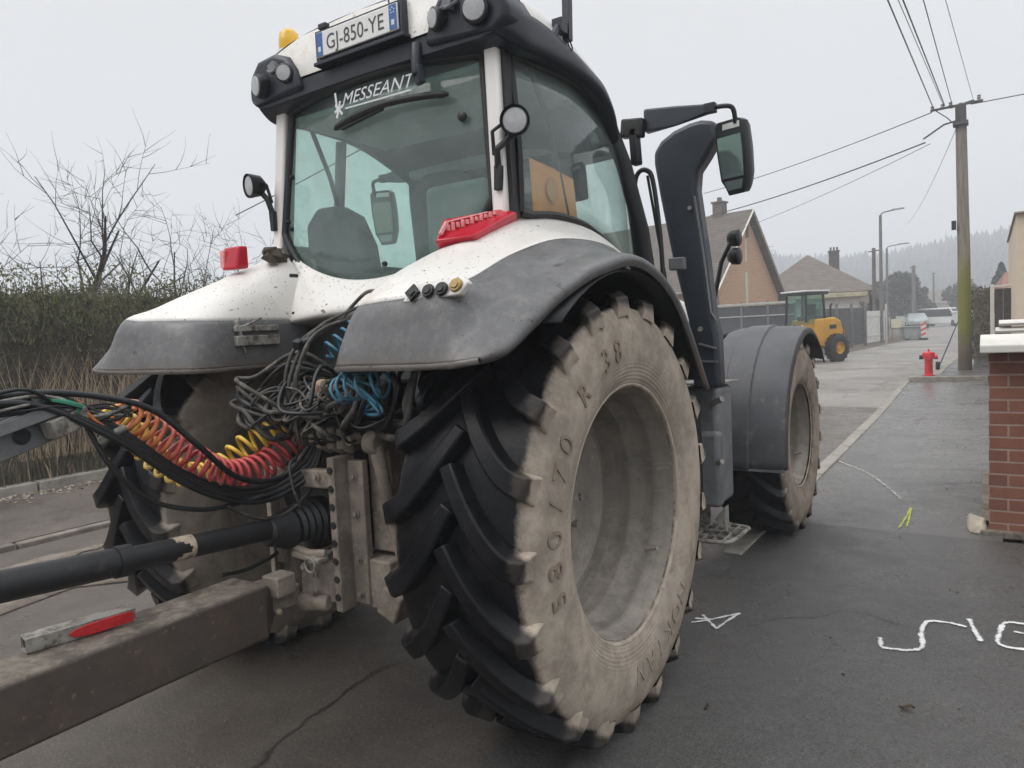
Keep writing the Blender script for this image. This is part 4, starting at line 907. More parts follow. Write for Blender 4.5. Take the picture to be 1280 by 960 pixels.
# lift arms and lower links either side
for s in (1, -1):
    if s < 0: continue
    m = MB(); m.bar((s * .38, -.20, 1.28), (s * .44, -.60, 1.20), .06, .09); m.cyl((s * .41, -.62, 1.19), (s * .47, -.62, 1.19), .045, n=16); m.build('lift_arm', M['mudsteel'] if s > 0 else M['chassis'], T, bevel=.01)
    m = MB(); m.tube([(s * .45, -.62, 1.18), (s * .46, -.58, .95), (s * .46, -.50, .62)], [.030, .022, .026], 10); m.build('lift_rod', M['mudsteel'], T, smooth=50)
    m = MB(); m.bar((s * .42, .1, .55), (s * .45, -.42, .60), .045, .085); m.build('lower_link', M['chassis'], T, bevel=.008)
m = MB(); m.box((.38, -.50, .95), (.12, .08, .42)); m.box((.36, -.52, .62), (.18, .14, .20)); m.box((.44, -.54, .55), (.1, .12, .12), (0, .4, 0)); m.build('hitch_side_plate', M['mudsteel'], T, bevel=.01)
# remote valve block and couplers
m = MB(); m.box((.10, -.42, 1.28), (.62, .18, .26)); m.box((.22, -.50, 1.20), (.36, .14, .12)); m.build('valve_block', M['chassis'], T, bevel=.015)
m = MB()
for k in range(5):
    x = -.12 + k * .105
    for z in (1.20, 1.31): m.tube([(x, -.50, z), (x, -.56, z - .005), (x, -.575, z - .006), (x, -.62, z - .01)], [.030, .030, .022, .020], 12)
for x in (.14, .20, .255): m.tube([(x, -.56, 1.15), (x, -.61, 1.17), (x, -.615, 1.24)], [.026, .024, .016], 10)
m.build('hydraulic_coupler', M['mudsteel'], T, smooth=40)
# tangled hoses: each one a part of the tractor
def hose(parent, name, pts, r_, mat, k=7, n=8):
    q = MB(); q.tube(spline(pts, k), r_, n); return q.build(name, mat, parent, smooth=70)
def J(p, a=.02): return tuple(c + random.uniform(-a, a) for c in p)
hm = [M['hosemat'], M['hoseblack'], M['hosemat'], M['hosemat']]
for k in range(40):
    x0 = random.uniform(-.15, .36); x1 = x0 + random.uniform(-.30, .30); zt = random.uniform(1.32, 1.44)
    a = (x0, -.60, random.choice((1.19, 1.30))); e_ = (x1, random.uniform(-.42, -.30), random.uniform(1.25, 1.5))
    hose(T, 'hydraulic_hose', [a, J((x0, -.70, a[2] + .02), .03), J(((x0 * .6 + x1 * .4), -.72, zt - .05), .05), J((x1, -.58, zt), .05), e_], random.choice((.004, .005, .006, .008, .010)), random.choice(hm))
for k in range(4):      # big loops hanging to the left, in front of the left tyre
    z0 = 1.26 + .04 * k
    hose(T, 'hydraulic_hose', [(-.02 + .03 * k, -.60, 1.24), J((-.12, -.74, z0), .03), J((-.24 - .02 * k, -.68, z0 + .05), .03), J((-.22, -.62, 1.38 + .02 * k), .03), J((-.08, -.55, 1.47 + .015 * k), .03), (.12, -.45, 1.42)], random.choice((.009, .012)), random.choice(hm))
for k in range(10):     # loops under the right fender
    x0 = .30 + .05 * k
    hose(T, 'hydraulic_hose', [(.22, -.50, 1.25), J((x0 - .05, -.68, 1.28), .05), J((x0 + .06, -.72, 1.38), .04), J((x0, -.62, 1.46), .03), (x0 - .12, -.45, 1.47)], random.choice((.009, .011, .014)), random.choice(hm))
# hoses rising past the left fender to the cab skirt
for dx in (0, .022, -.018, .04):
    hose(T, 'hydraulic_hose', [(.05 + dx, -.58, 1.22), J((.02 + dx, -.66, 1.38), .01), J((.03 + dx, -.60, 1.55), .012), J((.06 + dx, -.50, 1.64), .012), (.14 + dx, -.36, 1.69), (.26, -.30, 1.75)], .008, M['hosemat'])
hose(T, 'hydraulic_hose', [(.03, -.60, 1.5), (.05, -.52, 1.63), (.13, -.44, 1.69), (.21, -.38, 1.73), (.25, -.36, 1.775), (.20, -.38, 1.77), (.13, -.44, 1.68)], .0075, M['hosemat'])
m = MB(); m.cyl((.0, -.60, 1.565), (.07, -.57, 1.59), .016, n=8); m.box((.03, -.60, 1.575), (.035, .035, .035), (.4, .2, .3)); m.build('hose_clamp', M['black'], T, bevel=.005)
m = MB(); m.box((.20, -.62, 1.38), (.09, .05, .09), (.2, .3, .2)); m.build('coupler_cover', pm('tan_plastic', (.34, .24, .15), .7, .2, 20), T, bevel=.015)

# ---- coil cables
def helix(path, rad, wire, turns, mat, name, label, cat, group=None, n=14, rad_end=None):
    P = [Vector(p) for p in spline(path, 12)]; L = [0]
    for a, b in zip(P, P[1:]): L.append(L[-1] + (b - a).length)
    tot = L[-1]; N_ = int(turns * n); pts = []; prevu = None
    for i in range(N_ + 1):
        d = tot * i / N_; k = 0
        while k < len(L) - 2 and L[k + 1] < d: k += 1
        t = (d - L[k]) / max(1e-6, L[k + 1] - L[k]); p = P[k].lerp(P[k + 1], t); tg = (P[k + 1] - P[k]).normalized()
        u_ = (prevu - tg * prevu.dot(tg)).normalized() if prevu else tg.cross(Vector((0, 0, 1))).normalized()
        prevu = u_; w_ = tg.cross(u_); an = 2 * math.pi * i / n
        rr = rad * min(1, i / (n * .6) + .15, (N_ - i) / (n * .6) + .15) * (1 + .05 * math.sin(i * .37))
        pts.append(p + (u_ * math.cos(an) + w_ * math.sin(an)) * rr)
    q = MB(); q.tube(pts, wire, 7); o = q.build(name, mat, smooth=70)
    return tag(o, label, cat, group)
helix([(-.08, -1.28, 1.385), (-.10, -1.18, 1.30), (-.08, -1.06, 1.19), (-.08, -.95, 1.11), (-.09, -.83, 1.075), (-.09, -.70, 1.10), (-.06, -.58, 1.17), (.0, -.54, 1.22)], .053, .0088, 23, M['coilred'], 'coiled_air_hose', 'red coiled air hose sagging between the tractor and the trailer bracket', 'hose')
helix([(-.13, -1.29, 1.39), (-.16, -1.20, 1.28), (-.18, -1.08, 1.15), (-.20, -.95, 1.08), (-.18, -.85, 1.105), (-.13, -.74, 1.185), (-.06, -.62, 1.235), (.01, -.56, 1.25)], .046, .0084, 19, M['coilyel'], 'coiled_air_hose', 'yellow coiled air hose crossing behind the red one', 'hose')
helix([(.10, -.52, 1.52), (.17, -.44, 1.60), (.23, -.38, 1.69), (.28, -.34, 1.77)], .045, .007, 8, M['coilblue'], 'coiled_cable', 'upper blue coiled cable hanging between the white fender and the cab skirt', 'cable')
helix([(.36, -.70, 1.39), (.45, -.74, 1.41), (.55, -.75, 1.42), (.64, -.72, 1.43)], .050, .0065, 6, M['coilblue'], 'coiled_cable', 'lower blue coiled cable bunched under the edge of the right fender', 'cable')
for k in range(5): hose(T, 'blue_cable', [(.30, -.60, 1.42), J((.42, -.72, 1.44), .03), J((.58, -.74, 1.40 - .02 * k), .03), J((.50, -.72, 1.33), .03), J((.38, -.66, 1.36), .02)], .006, M['coilblue'])

# ---- trailer front end: drawbar, hose support, marker
TR = thing('trailer', 'rusty brown trailer drawbar hitched low behind the tractor, reaching out of frame', 'trailer', (0, 0, 0))
m = MB(); m.bar((.018, -.90, .580), (.018, -4.6, .580), .205, .208); m.hull([(-.082, -.91, .682), (.118, -.91, .682), (-.082, -.91, .478), (.118, -.91, .478), (-.035, -.82, .64), (.055, -.82, .64), (-.035, -.82, .53), (.055, -.82, .53)])
m.build('drawbar', M['rust'], TR, bevel=.014, seg=3)
m = MB(); m.lathe([(-.035, .03), (-.035, .075), (.035, .075), (.035, .03)], (.01, -.76, .58), 'Z', 24, closed=True); m.box((.02, -.84, .60), (.11, .05, .11)); m.build('coupling_eye', M['mudsteel'], TR, bevel=.006)
m = MB(); m.box((.085, -.82, .655), (.09, .09, .08)); m.cyl((.10, -.85, .56), (.125, -.855, .56), .014, n=6); m.build('coupling_clamp', M['mudsteel'], TR, bevel=.012)
# square tube marker lying on the drawbar with its red reflector
a_, b_ = Vector((-.072, -1.64, .708)), Vector((-.016, -1.335, .708)); d_ = (b_ - a_).normalized()
m = MB(); side_ = d_.cross(Vector((0, 0, 1))).normalized(); up_ = Vector((0, 0, 1))
for off, w_, h_ in ((up_ * .020, .066, .004), (-up_ * .020, .066, .004), (side_ * .031, .004, .044), (-side_ * .031, .004, .044)):
    m.bar(a_ + off, b_ + off, w_, h_)
MK = m.build('marker_tube', M['ruststeel'], TR, bevel=.0015)
p0 = side_ * .0332; q_ = [a_.lerp(b_, t) + p0 + up_ * z for t, z in ((.36, .000), (.42, -.014), (.55, -.019), (.75, -.018), (.97, -.016), (.97, .018), (.80, .020), (.52, .017), (.40, .010))]
m = MB(); m.prism(q_, side_ * .006); m.build('red_reflector', M['red_refl'], MK, bevel=.002)
m = MB(); m.bar(a_.lerp(b_, .02), a_.lerp(b_, .98), .056, .034); m.build('tube_hollow_shade', M['chassis'], MK, smooth=0)  # dark core put in for the shaded hollow of the tube
# hose support bracket on its post behind
m = MB(); m.prism([(-.12, -1.40, 1.415), (-.12, -1.40, 1.335), (-.12, -1.56, 1.285), (-.12, -2.7, .96), (-.12, -2.8, 1.05), (-.12, -1.68, 1.385), (-.12, -1.52, 1.42)], (.012, 0, 0))
m.prism([(-.108, -1.42, 1.405), (-.108, -1.55, 1.41), (-.108, -1.70, 1.37), (-.108, -2.7, 1.06)], (.06, 0, .004)); HB = m.build('hose_support', M['steelgrey'], TR, bevel=.004)
m = MB(); m.lathe([(0, 0), (0, .024), (.004, .026), (.004, 0)], (-.108, -1.575, 1.335), 'X', 20); m.build('slot', M['rubber'], HB)
m = MB(); m.bar((-.05, -2.75, .62), (-.08, -2.72, 1.1), .06, .06, up=(0, 1, 0)); m.build('support_post', M['steelgrey'], TR, bevel=.006)
m = MB(); m.tube(spline([(-.10, -1.53, 1.415), (-.08, -1.47, 1.43), (-.05, -1.43, 1.40), (-.07, -1.47, 1.37), (-.10, -1.53, 1.385), (-.10, -1.56, 1.43), (-.06, -1.50, 1.44), (-.04, -1.42, 1.41)], 5), .009, 6); m.build('green_strap', M['green'], TR, smooth=60)
m = MB(); m.tube(spline([(-.07, -1.42, 1.43), (-.05, -1.39, 1.37), (-.05, -1.33, 1.31), (-.06, -1.25, 1.22)], 5), .006, 6); m.tube(spline([(-.09, -1.36, 1.375), (-.06, -1.30, 1.375), (-.06, -1.24, 1.38)], 4), .006, 6); m.build('red_cord', M['coilred'], TR, smooth=60)
m = MB(); m.box((-.07, -1.46, 1.365), (.06, .13, .06), (.3, 0, .2)); m.cyl((-.08, -1.36, 1.285), (-.02, -1.30, 1.33), .016, .012, n=8); m.build('hose_coupler', M['ruststeel'], TR, bevel=.006)
wr_ = random.Random(9)
for k_ in range(9):
    z_ = 1.40 + wr_.uniform(-.03, .06); pts = [(-.10, -1.75 + wr_.uniform(-.1, .05), z_ - .02), (-.08 + wr_.uniform(-.02, .04), -1.60, z_ + wr_.uniform(-.02, .05)), (-.07 + wr_.uniform(-.02, .04), -1.48, z_ + wr_.uniform(-.03, .03)), (-.06, -1.36 + wr_.uniform(-.03, .03), 1.40 + wr_.uniform(-.05, .02)), (-.05, -1.26, 1.385 + wr_.uniform(-.03, .02))]
    q = MB(); q.tube(spline(pts, 6), wr_.choice((.0035, .005, .007)), 6); q.build('bracket_wire', M[wr_.choice(('hoseblack', 'hosemat', 'ruststeel', 'hoseblack'))], TR, smooth=70)
# loose trailer hoses (one family of slack black hoses)
HL_ = 'slack black trailer hose hanging in a long loop below the coiled air hoses'
def loose(pts, r_, mat, lab=HL_, cat='hose', group='slack black trailer hoses', name='trailer_hose'):
    o = hose(None, name, pts, r_, mat, 9, 9); tag(o, lab, cat, group); return o
for k in range(4):
    dz = -.016 * k; dx = .012 * k
    loose([(-.12, -2.65, 1.10), (-.10 + dx, -2.0, 1.33 + .01 * k), (-.09 + dx, -1.62, 1.425 + .006 * k), (-.07 + dx, -1.36, 1.36 + dz), (-.06 + dx, -1.10, 1.14 + dz), (-.05 + dx, -.90, 1.035 + dz), (-.03 + dx, -.74, 1.02 + dz), (.03 + dx, -.60, 1.10 + dz), (.05 + dx, -.55, 1.20)], .0105 if k % 2 else .013, M['hoseblack'])
loose([(-.12, -2.65, 1.15), (-.11, -1.85, 1.42), (-.08, -1.55, 1.465), (-.05, -1.32, 1.425), (-.03, -1.18, 1.36), (.0, -1.05, 1.22), (.0, -.9, 1.08), (.02, -.72, 1.05), (.06, -.58, 1.18)], .011, M['hoseblack'], 'black trailer hose arching over the grey bracket at the left', 'hose', None)
loose([(-.10, -1.40, 1.38), (-.06, -1.34, 1.20), (-.05, -1.22, 1.06), (-.03, -1.05, .99), (-.02, -.90, .98), (.0, -.78, .99)], .009, M['hoseblack'], 'thin dark hose dipping lowest in front of the left rear tyre', 'hose', None)
loose([(-.02, -.95, .98), (.0, -.84, .91), (.02, -.72, .90), (.04, -.62, .96), (.06, -.56, 1.05)], .007, M['hosemat'], 'short thin hose loop under the hanging hoses, above the drive shaft', 'hose', None)
loose([(-.02, -.62, .80), (-.03, -.72, .74), (-.04, -.86, .71), (-.04, -.98, .72)], .008, M['hoseblack'], 'dark hose sagging from below the drive shaft guard', 'hose', None)
loose([(.02, -.62, 1.12), (.05, -.70, 1.10), (.08, -.72, 1.02), (.09, -.70, .93)], .006, M['hosemat'], 'short muddy cable end dangling in front of the hitch crossbar', 'cable', None)
# ---- PTO drive shaft
PT = thing('drive_shaft', 'black plastic guarded drive shaft running from the tractor to the trailer', 'drive shaft', (0, 0, 0))
m = MB(); A_, B_, C_ = Vector((0, -.62, .838)), Vector((.005, -1.36, .895)), Vector((.01, -3.4, 1.06))
m.tube([A_, B_], .041, 24); m.tube([B_ + Vector((0, -.0, .0)), C_], .047, 24); m.build('guard_tube', M['pto'], PT, smooth=40)
m = MB(); d_ = (A_ - B_).normalized(); pr = [(-.10, .044), (-.09, .056), (-.05, .066), (-.005, .082), (.0, .084), (.02, .080), (.035, .090), (.05, .086), (.065, .097), (.08, .092), (.095, .103), (.11, .098), (.125, .110), (.17, .112), (.19, .108), (.20, .0)]
m.tube([Vector((0, -.70, .832)) + d_ * a for a, b in pr], [max(b, .002) for a, b in pr], 28); m.build('guard_cone', M['pto'], PT, smooth=30)
m = MB(); m.tube([Vector((.002, -1.12, .8765)), Vector((.002, -1.19, .8815))], [.0425, .0425], 24); m.build('guard_label', pm('worn_pale_label', (.46, .38, .28), .6, .2, 30, dirt=((.05, .045, .04), .5, 25)), PT, smooth=40)
m = MB(); m.tube([B_ - d_ * .03, B_ + d_ * .02], .052, 24); m.build('guard_collar', M['pto'], PT, smooth=40)
#@@BACK
# ================================================================== BACKGROUND
rnd = random.Random(11)
def leaf_mat(name, c1, c2, c3=None, rough=.7):
    t = NT(name); n = t.noise(1.4, 4, .6)
    i = t.n.new('ShaderNodeNewGeometry')
    c = t.mix(t.ramp(n, .35, .65), c1, c2)
    if c3: c = t.mix(t.ramp(i.outputs['Random Per Island'], .55, 1.), c, c3)
    c = t.mix(t.math('MULTIPLY', i.outputs['Random Per Island'], .5), c, tuple(x * .5 for x in c1))
    t.col(c); t.rough(rough); return t.mat
M['bark'] = pm('grey_bark', (.052, .046, .042), .9, .3, 5)
M['twig'] = pm('grey_twig', (.060, .053, .050), .9, .3, 3)
def leaves(m, c, n, spread, size, mi=0, flat=.0, rg=rnd):
    for i in range(n):
        p = Vector((c[0] + rg.gauss(0, spread[0]), c[1] + rg.gauss(0, spread[1]), c[2] + rg.gauss(0, spread[2])))
        s_ = size * rg.uniform(.6, 1.4); e = Euler((rg.uniform(-1.5, 1.5), rg.uniform(-1.5, 1.5), rg.uniform(0, 6.3))).to_matrix()
        m.add([p + e @ Vector(q) * s_ for q in ((-.5, 0, 0), (0, -.28, .06), (.5, 0, 0), (0, .28, .06))], [(0, 1, 2, 3)], mi)

# --- hedge on the left
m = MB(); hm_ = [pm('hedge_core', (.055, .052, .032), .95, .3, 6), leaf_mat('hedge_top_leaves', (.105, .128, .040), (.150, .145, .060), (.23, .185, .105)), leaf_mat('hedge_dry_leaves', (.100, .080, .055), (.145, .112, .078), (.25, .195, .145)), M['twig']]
HY0, HY1 = -5.5, 10
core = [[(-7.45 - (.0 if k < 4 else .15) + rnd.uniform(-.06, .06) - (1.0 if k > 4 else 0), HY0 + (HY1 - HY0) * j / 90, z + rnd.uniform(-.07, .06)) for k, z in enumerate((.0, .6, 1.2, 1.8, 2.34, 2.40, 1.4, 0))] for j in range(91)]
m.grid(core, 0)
for i in range(32000):
    y = rnd.uniform(HY0, HY1); z = rnd.random() ** .8 * 2.70
    top = z > 1.95 + .25 * math.sin(y * 1.7) + rnd.gauss(0, .12)
    x = -7.22 + .10 * math.sin(y * 2.1 + z) - rnd.random() ** 1.5 * .35 + (.0 if z < 2.3 or rnd.random() < .5 else -rnd.random() * 1.2)
    if z < .9: x += .14
    s_ = rnd.uniform(.018, .046); e = Euler((rnd.uniform(-1.5, 1.5), rnd.uniform(-1.5, 1.5), rnd.uniform(0, 6.3))).to_matrix()
    p = Vector((x, y, z)); m.add([p + e @ Vector(q) * s_ for q in ((-.8, 0, 0), (0, -.35, .1), (.8, 0, 0), (0, .35, .1))], [(0, 1, 2, 3)], 1 if top or rnd.random() < .12 else 2)
for i in range(15000):   # clipped leafy top
    y = rnd.uniform(HY0, HY1); z = rnd.uniform(1.95, 2.50); x = -7.15 - rnd.random() ** 1.6 * 1.1 - max(0, z - 2.35) * .6; s_ = rnd.uniform(.016, .036); e = Euler((rnd.uniform(-1.5, 1.5), rnd.uniform(-1.5, 1.5), rnd.uniform(0, 6.3))).to_matrix(); p = Vector((x, y, z))
    m.add([p + e @ Vector(q) * s_ for q in ((-.8, 0, 0), (0, -.4, .1), (.8, 0, 0), (0, .4, .1))], [(0, 1, 2, 3)], 1 if rnd.random() < .8 else 2)
for i in range(12000):   # fine upright shoots make the soft olive top
    y = rnd.uniform(HY0, HY1); a = Vector((-7.17 - rnd.random() ** 2 * .9, y, rnd.uniform(1.75, 2.36) + .04 * math.sin(y * 3.1))); h_ = rnd.uniform(.06, .17); dx, dy = rnd.uniform(-.07, .07), rnd.uniform(-.07, .07); w_ = rnd.uniform(.004, .010); an = rnd.uniform(0, 3.14)
    m.add([a + Vector((-w_ * math.cos(an), -w_ * math.sin(an), 0)), a + Vector((w_ * math.cos(an), w_ * math.sin(an), 0)), a + Vector((dx, dy, h_))], [(0, 1, 2)], 1)
for i in range(9000):   # dense dry brown filling of the face
    y = rnd.uniform(HY0, HY1); z = rnd.uniform(.2, 2.1); a = Vector((-7.26 + .08 * math.sin(y * 2.1 + z) - rnd.random() * .16, y, z)); d = Vector((rnd.uniform(-.1, .1), rnd.gauss(0, .5), rnd.uniform(-.3, 1))).normalized() * rnd.uniform(.06, .2); w_ = rnd.uniform(.003, .008)
    m.add([a + Vector((0, -w_, 0)), a + Vector((0, w_, 0)), a + d], [(0, 1, 2)], 2)
for i in range(2600):   # bare twigs: upright on the top edge, tangled on the face
    y = rnd.uniform(HY0, HY1); top = rnd.random() < .42
    z = rnd.uniform(2.2, 2.42) if top else rnd.uniform(.3, 2.2)
    x = -7.3 - (rnd.random() * .8 if top else rnd.random() * .1); L_ = rnd.uniform(.10, .26)
    d = Vector((rnd.uniform(-.3, .3), rnd.uniform(-.45, .45), 1)) if top else Vector((rnd.uniform(.0, .5), rnd.uniform(-1, 1), rnd.uniform(-.6, 1)))
    d.normalize(); a = Vector((x, y, z)); m.tube([a, a + d * L_ * .5 + Vector((0, rnd.uniform(-.02, .02), 0)), a + d * L_], [.005, .004, .0015], 3, 3, cap=False)
tag(m.build('hedge', hm_, smooth=0, recalc=False), 'long brown and green winter hedge behind the left footpath', 'hedge')
# dry pale grass and weeds at the hedge foot
m = MB(); dm = [pm('dry_grass', (.40, .31, .215), .9, .3, 3), pm('green_weeds', (.070, .078, .032), .9, .4, 4), pm('brown_weeds', (.10, .085, .06), .9, .4, 4)]
for i in range(9000):
    y = rnd.uniform(-4, 9); tall = rnd.random() < .34 and 1.15 < y < 3.9
    x = -7.0 + rnd.gauss(0, .11)
    if tall: x = -7.02 + rnd.gauss(0, .06); z0 = .35; h_ = rnd.uniform(.5, 1.42); w_ = .0045
    else: z0 = .08; h_ = rnd.uniform(.06, .42) * (1 if rnd.random() < .8 else 1.5); w_ = .0065
    lx, ly = rnd.uniform(-.12, .18) * h_ * 1.2, rnd.uniform(-.35, .35) * h_
    an = rnd.uniform(0, 3.14); dx, dy = math.cos(an) * w_, math.sin(an) * w_
    mi = 0 if tall or rnd.random() < .18 else (1 if rnd.random() < .5 else 2)
    m.add([(x - dx, y - dy, z0), (x + dx, y + dy, z0), (x + lx * .4 + dx * .8, y + ly * .35 + dy * .8, z0 + h_ * .6), (x + lx * .4 - dx * .8, y + ly * .35 - dy * .8, z0 + h_ * .6), (x + lx, y + ly, z0 + h_)], [(0, 1, 2, 3), (3, 2, 4)], mi)
tag(m.build('dry_grass', dm, smooth=0, recalc=False), kind='stuff')
# low bank under the hedge
m = MB(); m.grid([[(x, -8 + 20 * j / 40, z + rnd.uniform(-.02, .02)) for x, z in ((-6.86, .05), (-6.98, .14), (-7.12, .26), (-7.4, .36), (-8.2, .38), (-9.5, .1))] for j in range(41)])
tag(m.build('bank', M['soil'], smooth=60), kind='structure')

# --- bare trees
def bare_tree(name, base, h_, spread, seed, label, trunk_r=.06, levels=4, fan=9, lean=(0, 0)):
    rg = random.Random(seed); t = thing(name, label, 'tree', base)
    tr = MB(); br = MB()
    def grow(p, d, L_, r_, lv, q):
        pts = [p]; n_ = 4
        for i in range(n_):
            d = (d + Vector((rg.gauss(0, .13), rg.gauss(0, .13), rg.gauss(.02, .08)))).normalized(); pts.append(pts[-1] + d * L_ / n_)
        q.tube(pts, [max(.0014, r_ * (1 - (.90 if lv <= 1 else .72) * i / n_)) for i in range(n_ + 1)], 5 if r_ > .012 else 3, cap=False)
        if lv <= 0: return
        k = rg.randint(3, 5) if lv > 1 else rg.randint(2, 4)
        for i in range(k):
            f_ = rg.uniform(.28, 1.0); j = min(n_ - 1, int(f_ * n_)); b = pts[j].lerp(pts[j + 1], f_ * n_ - j)
            ax = d.orthogonal().normalized(); ax = Matrix.Rotation(rg.uniform(0, 6.28), 3, d) @ ax
            nd = (Matrix.Rotation(rg.uniform(.5, 1.15), 3, ax) @ d); nd.z += .10 + rg.uniform(-.15, .2); nd.normalize()
            grow(b, nd, L_ * rg.uniform(.42, .72), max(.0052, r_ * (1 - .6 * f_) * .62), lv - 1, br)
    th = h_ * .36; d0 = Vector((lean[0], lean[1], 1)).normalized(); top = d0 * th
    tr.tube([(0, 0, -.2), d0 * th * .4 + Vector((.02, .02, 0)), top, top * 1.35 + Vector((.08, .05, 0)), top * 1.75 + Vector((.05, .16, 0))], [trunk_r * 1.3, trunk_r, trunk_r * .6, trunk_r * .35, .006], 8)
    for i in range(fan):
        an = i * 2.4 + rg.uniform(-.4, .4); el = rg.uniform(.25, 1.25)
        d = Vector((math.cos(an) * math.cos(el) * spread, math.sin(an) * math.cos(el) * spread, math.sin(el))).normalized()
        grow(d0 * th * rg.uniform(.62, 1.0), d, h_ * rg.uniform(.38, .62), trunk_r * .40, levels - 1, br)
    tr.build('trunk', M['bark'], t, smooth=60, recalc=False); br.build('crown', M['twig'], t, smooth=0, recalc=False)
    return t
bare_tree('bare_tree', (-10.2, 3.55, 0), 4.5, 1.3, 5, 'tallest bare branching tree rising behind the hedge', .12, 4, 9)
bare_tree('bare_tree', (-10.6, 5.6, 0), 4.1, 1.7, 8, 'bare spreading tree behind the hedge nearest the tractor cab', .09, 4, 8)
bare_tree('bare_tree', (-10.9, 1.5, 0), 3.7, 1.6, 13, 'low bare shrub-like tree behind the hedge at the left picture edge', .085, 4, 7)
bare_tree('bare_tree', (-13.5, 8.6, 0), 4.6, 1.7, 17, 'farther bare tree half hidden behind the white fender', .09, 4, 8)

# --- brick boundary wall on the right
def brick_mat(name, c1, c2, mortar, bw=.225, bh=.0865, ms=.011):
    t = NT(name); x, y, z = t.sep(); cx = t.n.new('ShaderNodeCombineXYZ'); t.L(t.math('ADD', x, y), cx.inputs[0]); t.L(z, cx.inputs[1])
    b = t.n.new('ShaderNodeTexBrick'); t.L(cx.outputs[0], b.inputs['Vector'])
    for k, v in (('Scale', 1), ('Mortar Size', ms), ('Brick Width', bw), ('Row Height', bh), ('Bias', 0), ('Mortar Smooth', .3)): b.inputs[k].default_value = v
    b.inputs['Color1'].default_value = (*c1, 1); b.inputs['Color2'].default_value = (*c2, 1); b.inputs['Mortar'].default_value = (*mortar, 1)
    c = t.mix(t.ramp(t.noise(7, 7, .7), .4, .75, 0, .4), b.outputs['Color'], tuple(q * .45 for q in c1))
    c = t.mix(t.ramp(t.noise(2.2, 8, .75), .60, .80, 0, .5), c, (.34, .29, .25))
    t.col(c); t.rough(.88)
    bp = t.math('ADD', t.math('MULTIPLY', b.outputs['Fac'], -1), t.math('MULTIPLY', t.noise(60, 6, .7), .5)); t.bump(bp, .55, .008); return t.mat
M['brick'] = brick_mat('red_brick', (.25, .102, .068), (.185, .072, .052), (.33, .24, .195), ms=.0075)
M['coping'] = pm('white_coping', (.62, .60, .55), .7, .08, 6, dirt=((.40, .37, .31), .3, 6), bump=.1)
W_ = thing('brick_wall', 'red brick boundary wall with white coping at the right edge', 'wall', (2.37, 3.39, 0))
m = MB(); m.box((1.6, .11, .655), (3.2, .22, 1.25)); m.box((.11, 1.25, .655), (.22, 2.05, 1.25)); m.build('wall', M['brick'], W_, smooth=0)
m = MB(); sec = [(-.055, 1.283), (-.055, 1.335), (.0, 1.365), (.22, 1.40), (.40, 1.365), (.455, 1.335), (.455, 1.283)]
m.add([(-.05, y - .13, z) for y, z in sec] + [(3.2, y - .13, z) for y, z in sec], [(i, (i + 1) % 7, 7 + (i + 1) % 7, 7 + i) for i in range(7)] + [tuple(range(7))[::-1], tuple(range(7, 14))])
m.build('coping', M['coping'], W_, smooth=0, bevel=.008)
m = MB(); m.box((1.6, .10, .012), (3.3, .30, .05)); m.box((.10, 1.2, .012), (.30, 2.2, .05)); m.build('footing', M['mudridge'], W_, bevel=.01)
# broken pale stone at its corner
m = MB(); rg = random.Random(3); m.hull([(rg.uniform(-.075, .06), rg.uniform(-.13, .10), rg.choice((0, .03, .07, .10)) * rg.uniform(.7, 1)) for i in range(26)])
o = m.build('broken_stone', pm('pale_broken_stone', (.50, .44, .35), .9, .2, 14, dirt=((.18, .15, .12), .35, 12), bump=.5), bevel=.008); o.location = (2.30, 3.47, .004); tag(o, 'pale broken stone lump at the foot of the brick wall corner', 'stone')
# second, farther white coped wall with its stacked caps
W2 = thing('garden_wall', 'low rendered wall with two white coping courses behind the brick wall', 'wall', (2.42, 9, 0))
m = MB(); m.box((2.0, .12, .58), (3.9, .22, 1.16)); m.build('wall', pm('cream_render', (.52, .46, .37), .85, .1, 3), W2)
m = MB()
for z, dx in ((1.19, 0), (1.28, .04), (1.375, .08)):
    m.hull([(dx + a_, b_, z + c_) for a_ in (-.02, 3.95) for b_, c_ in ((-.06, -.03), (-.08, .0), (-.04, .03), (.12, .045), (.28, .03), (.32, .0), (.30, -.03))])
m.build('coping', M['coping'], W2, bevel=.006)
# ivy covered gatepost
GP = thing('gatepost', 'ivy covered stone gatepost right of the utility pole', 'gatepost', (2.20, 20.6, 0))
m = MB(); m.box((0, 0, 1.05), (.36, .36, 2.1)); m.build('post', pm('old_stone', (.20, .185, .16), .9, .25, 5, bump=.4), GP, bevel=.02)
m = MB(); 
for i in range(3600):
    z = rnd.uniform(.25, 2.18); a_ = rnd.choice((0, 1, 2, 3)); q = rnd.uniform(-.21, .21); k = .19 + rnd.random() * .07
    p = [(q, -k), (k, q), (q, k), (-k, q)][a_]; leaves(m, (p[0], p[1], z), 1, (.012, .012, .02), .05)
m.build('ivy', leaf_mat('ivy_leaves', (.050, .055, .030), (.085, .078, .05), (.20, .18, .14)), GP, smooth=0, recalc=False)
# dark boarded gate in a pale frame
GT = thing('gate', 'dark brown boarded gate in a pale frame between the ivy post and the cream house', 'gate', (2.43, 18.2, 0))
m = MB()
for k in range(5): m.box((.13 + k * .172, 0, 1.16), (.166, .04, 1.76))
m.build('board_panel', pm('dark_brown_boards', (.045, .038, .035), .7, .25, 6), GT, bevel=.004)
m = MB(); m.box((.0, 0, 1.1), (.08, .09, 2.1)); m.box((.95, 0, 1.1), (.08, .09, 2.1)); m.box((.48, 0, 2.10), (1.05, .1, .05)); m.build('gate_frame', M['coping'], GT, bevel=.006)
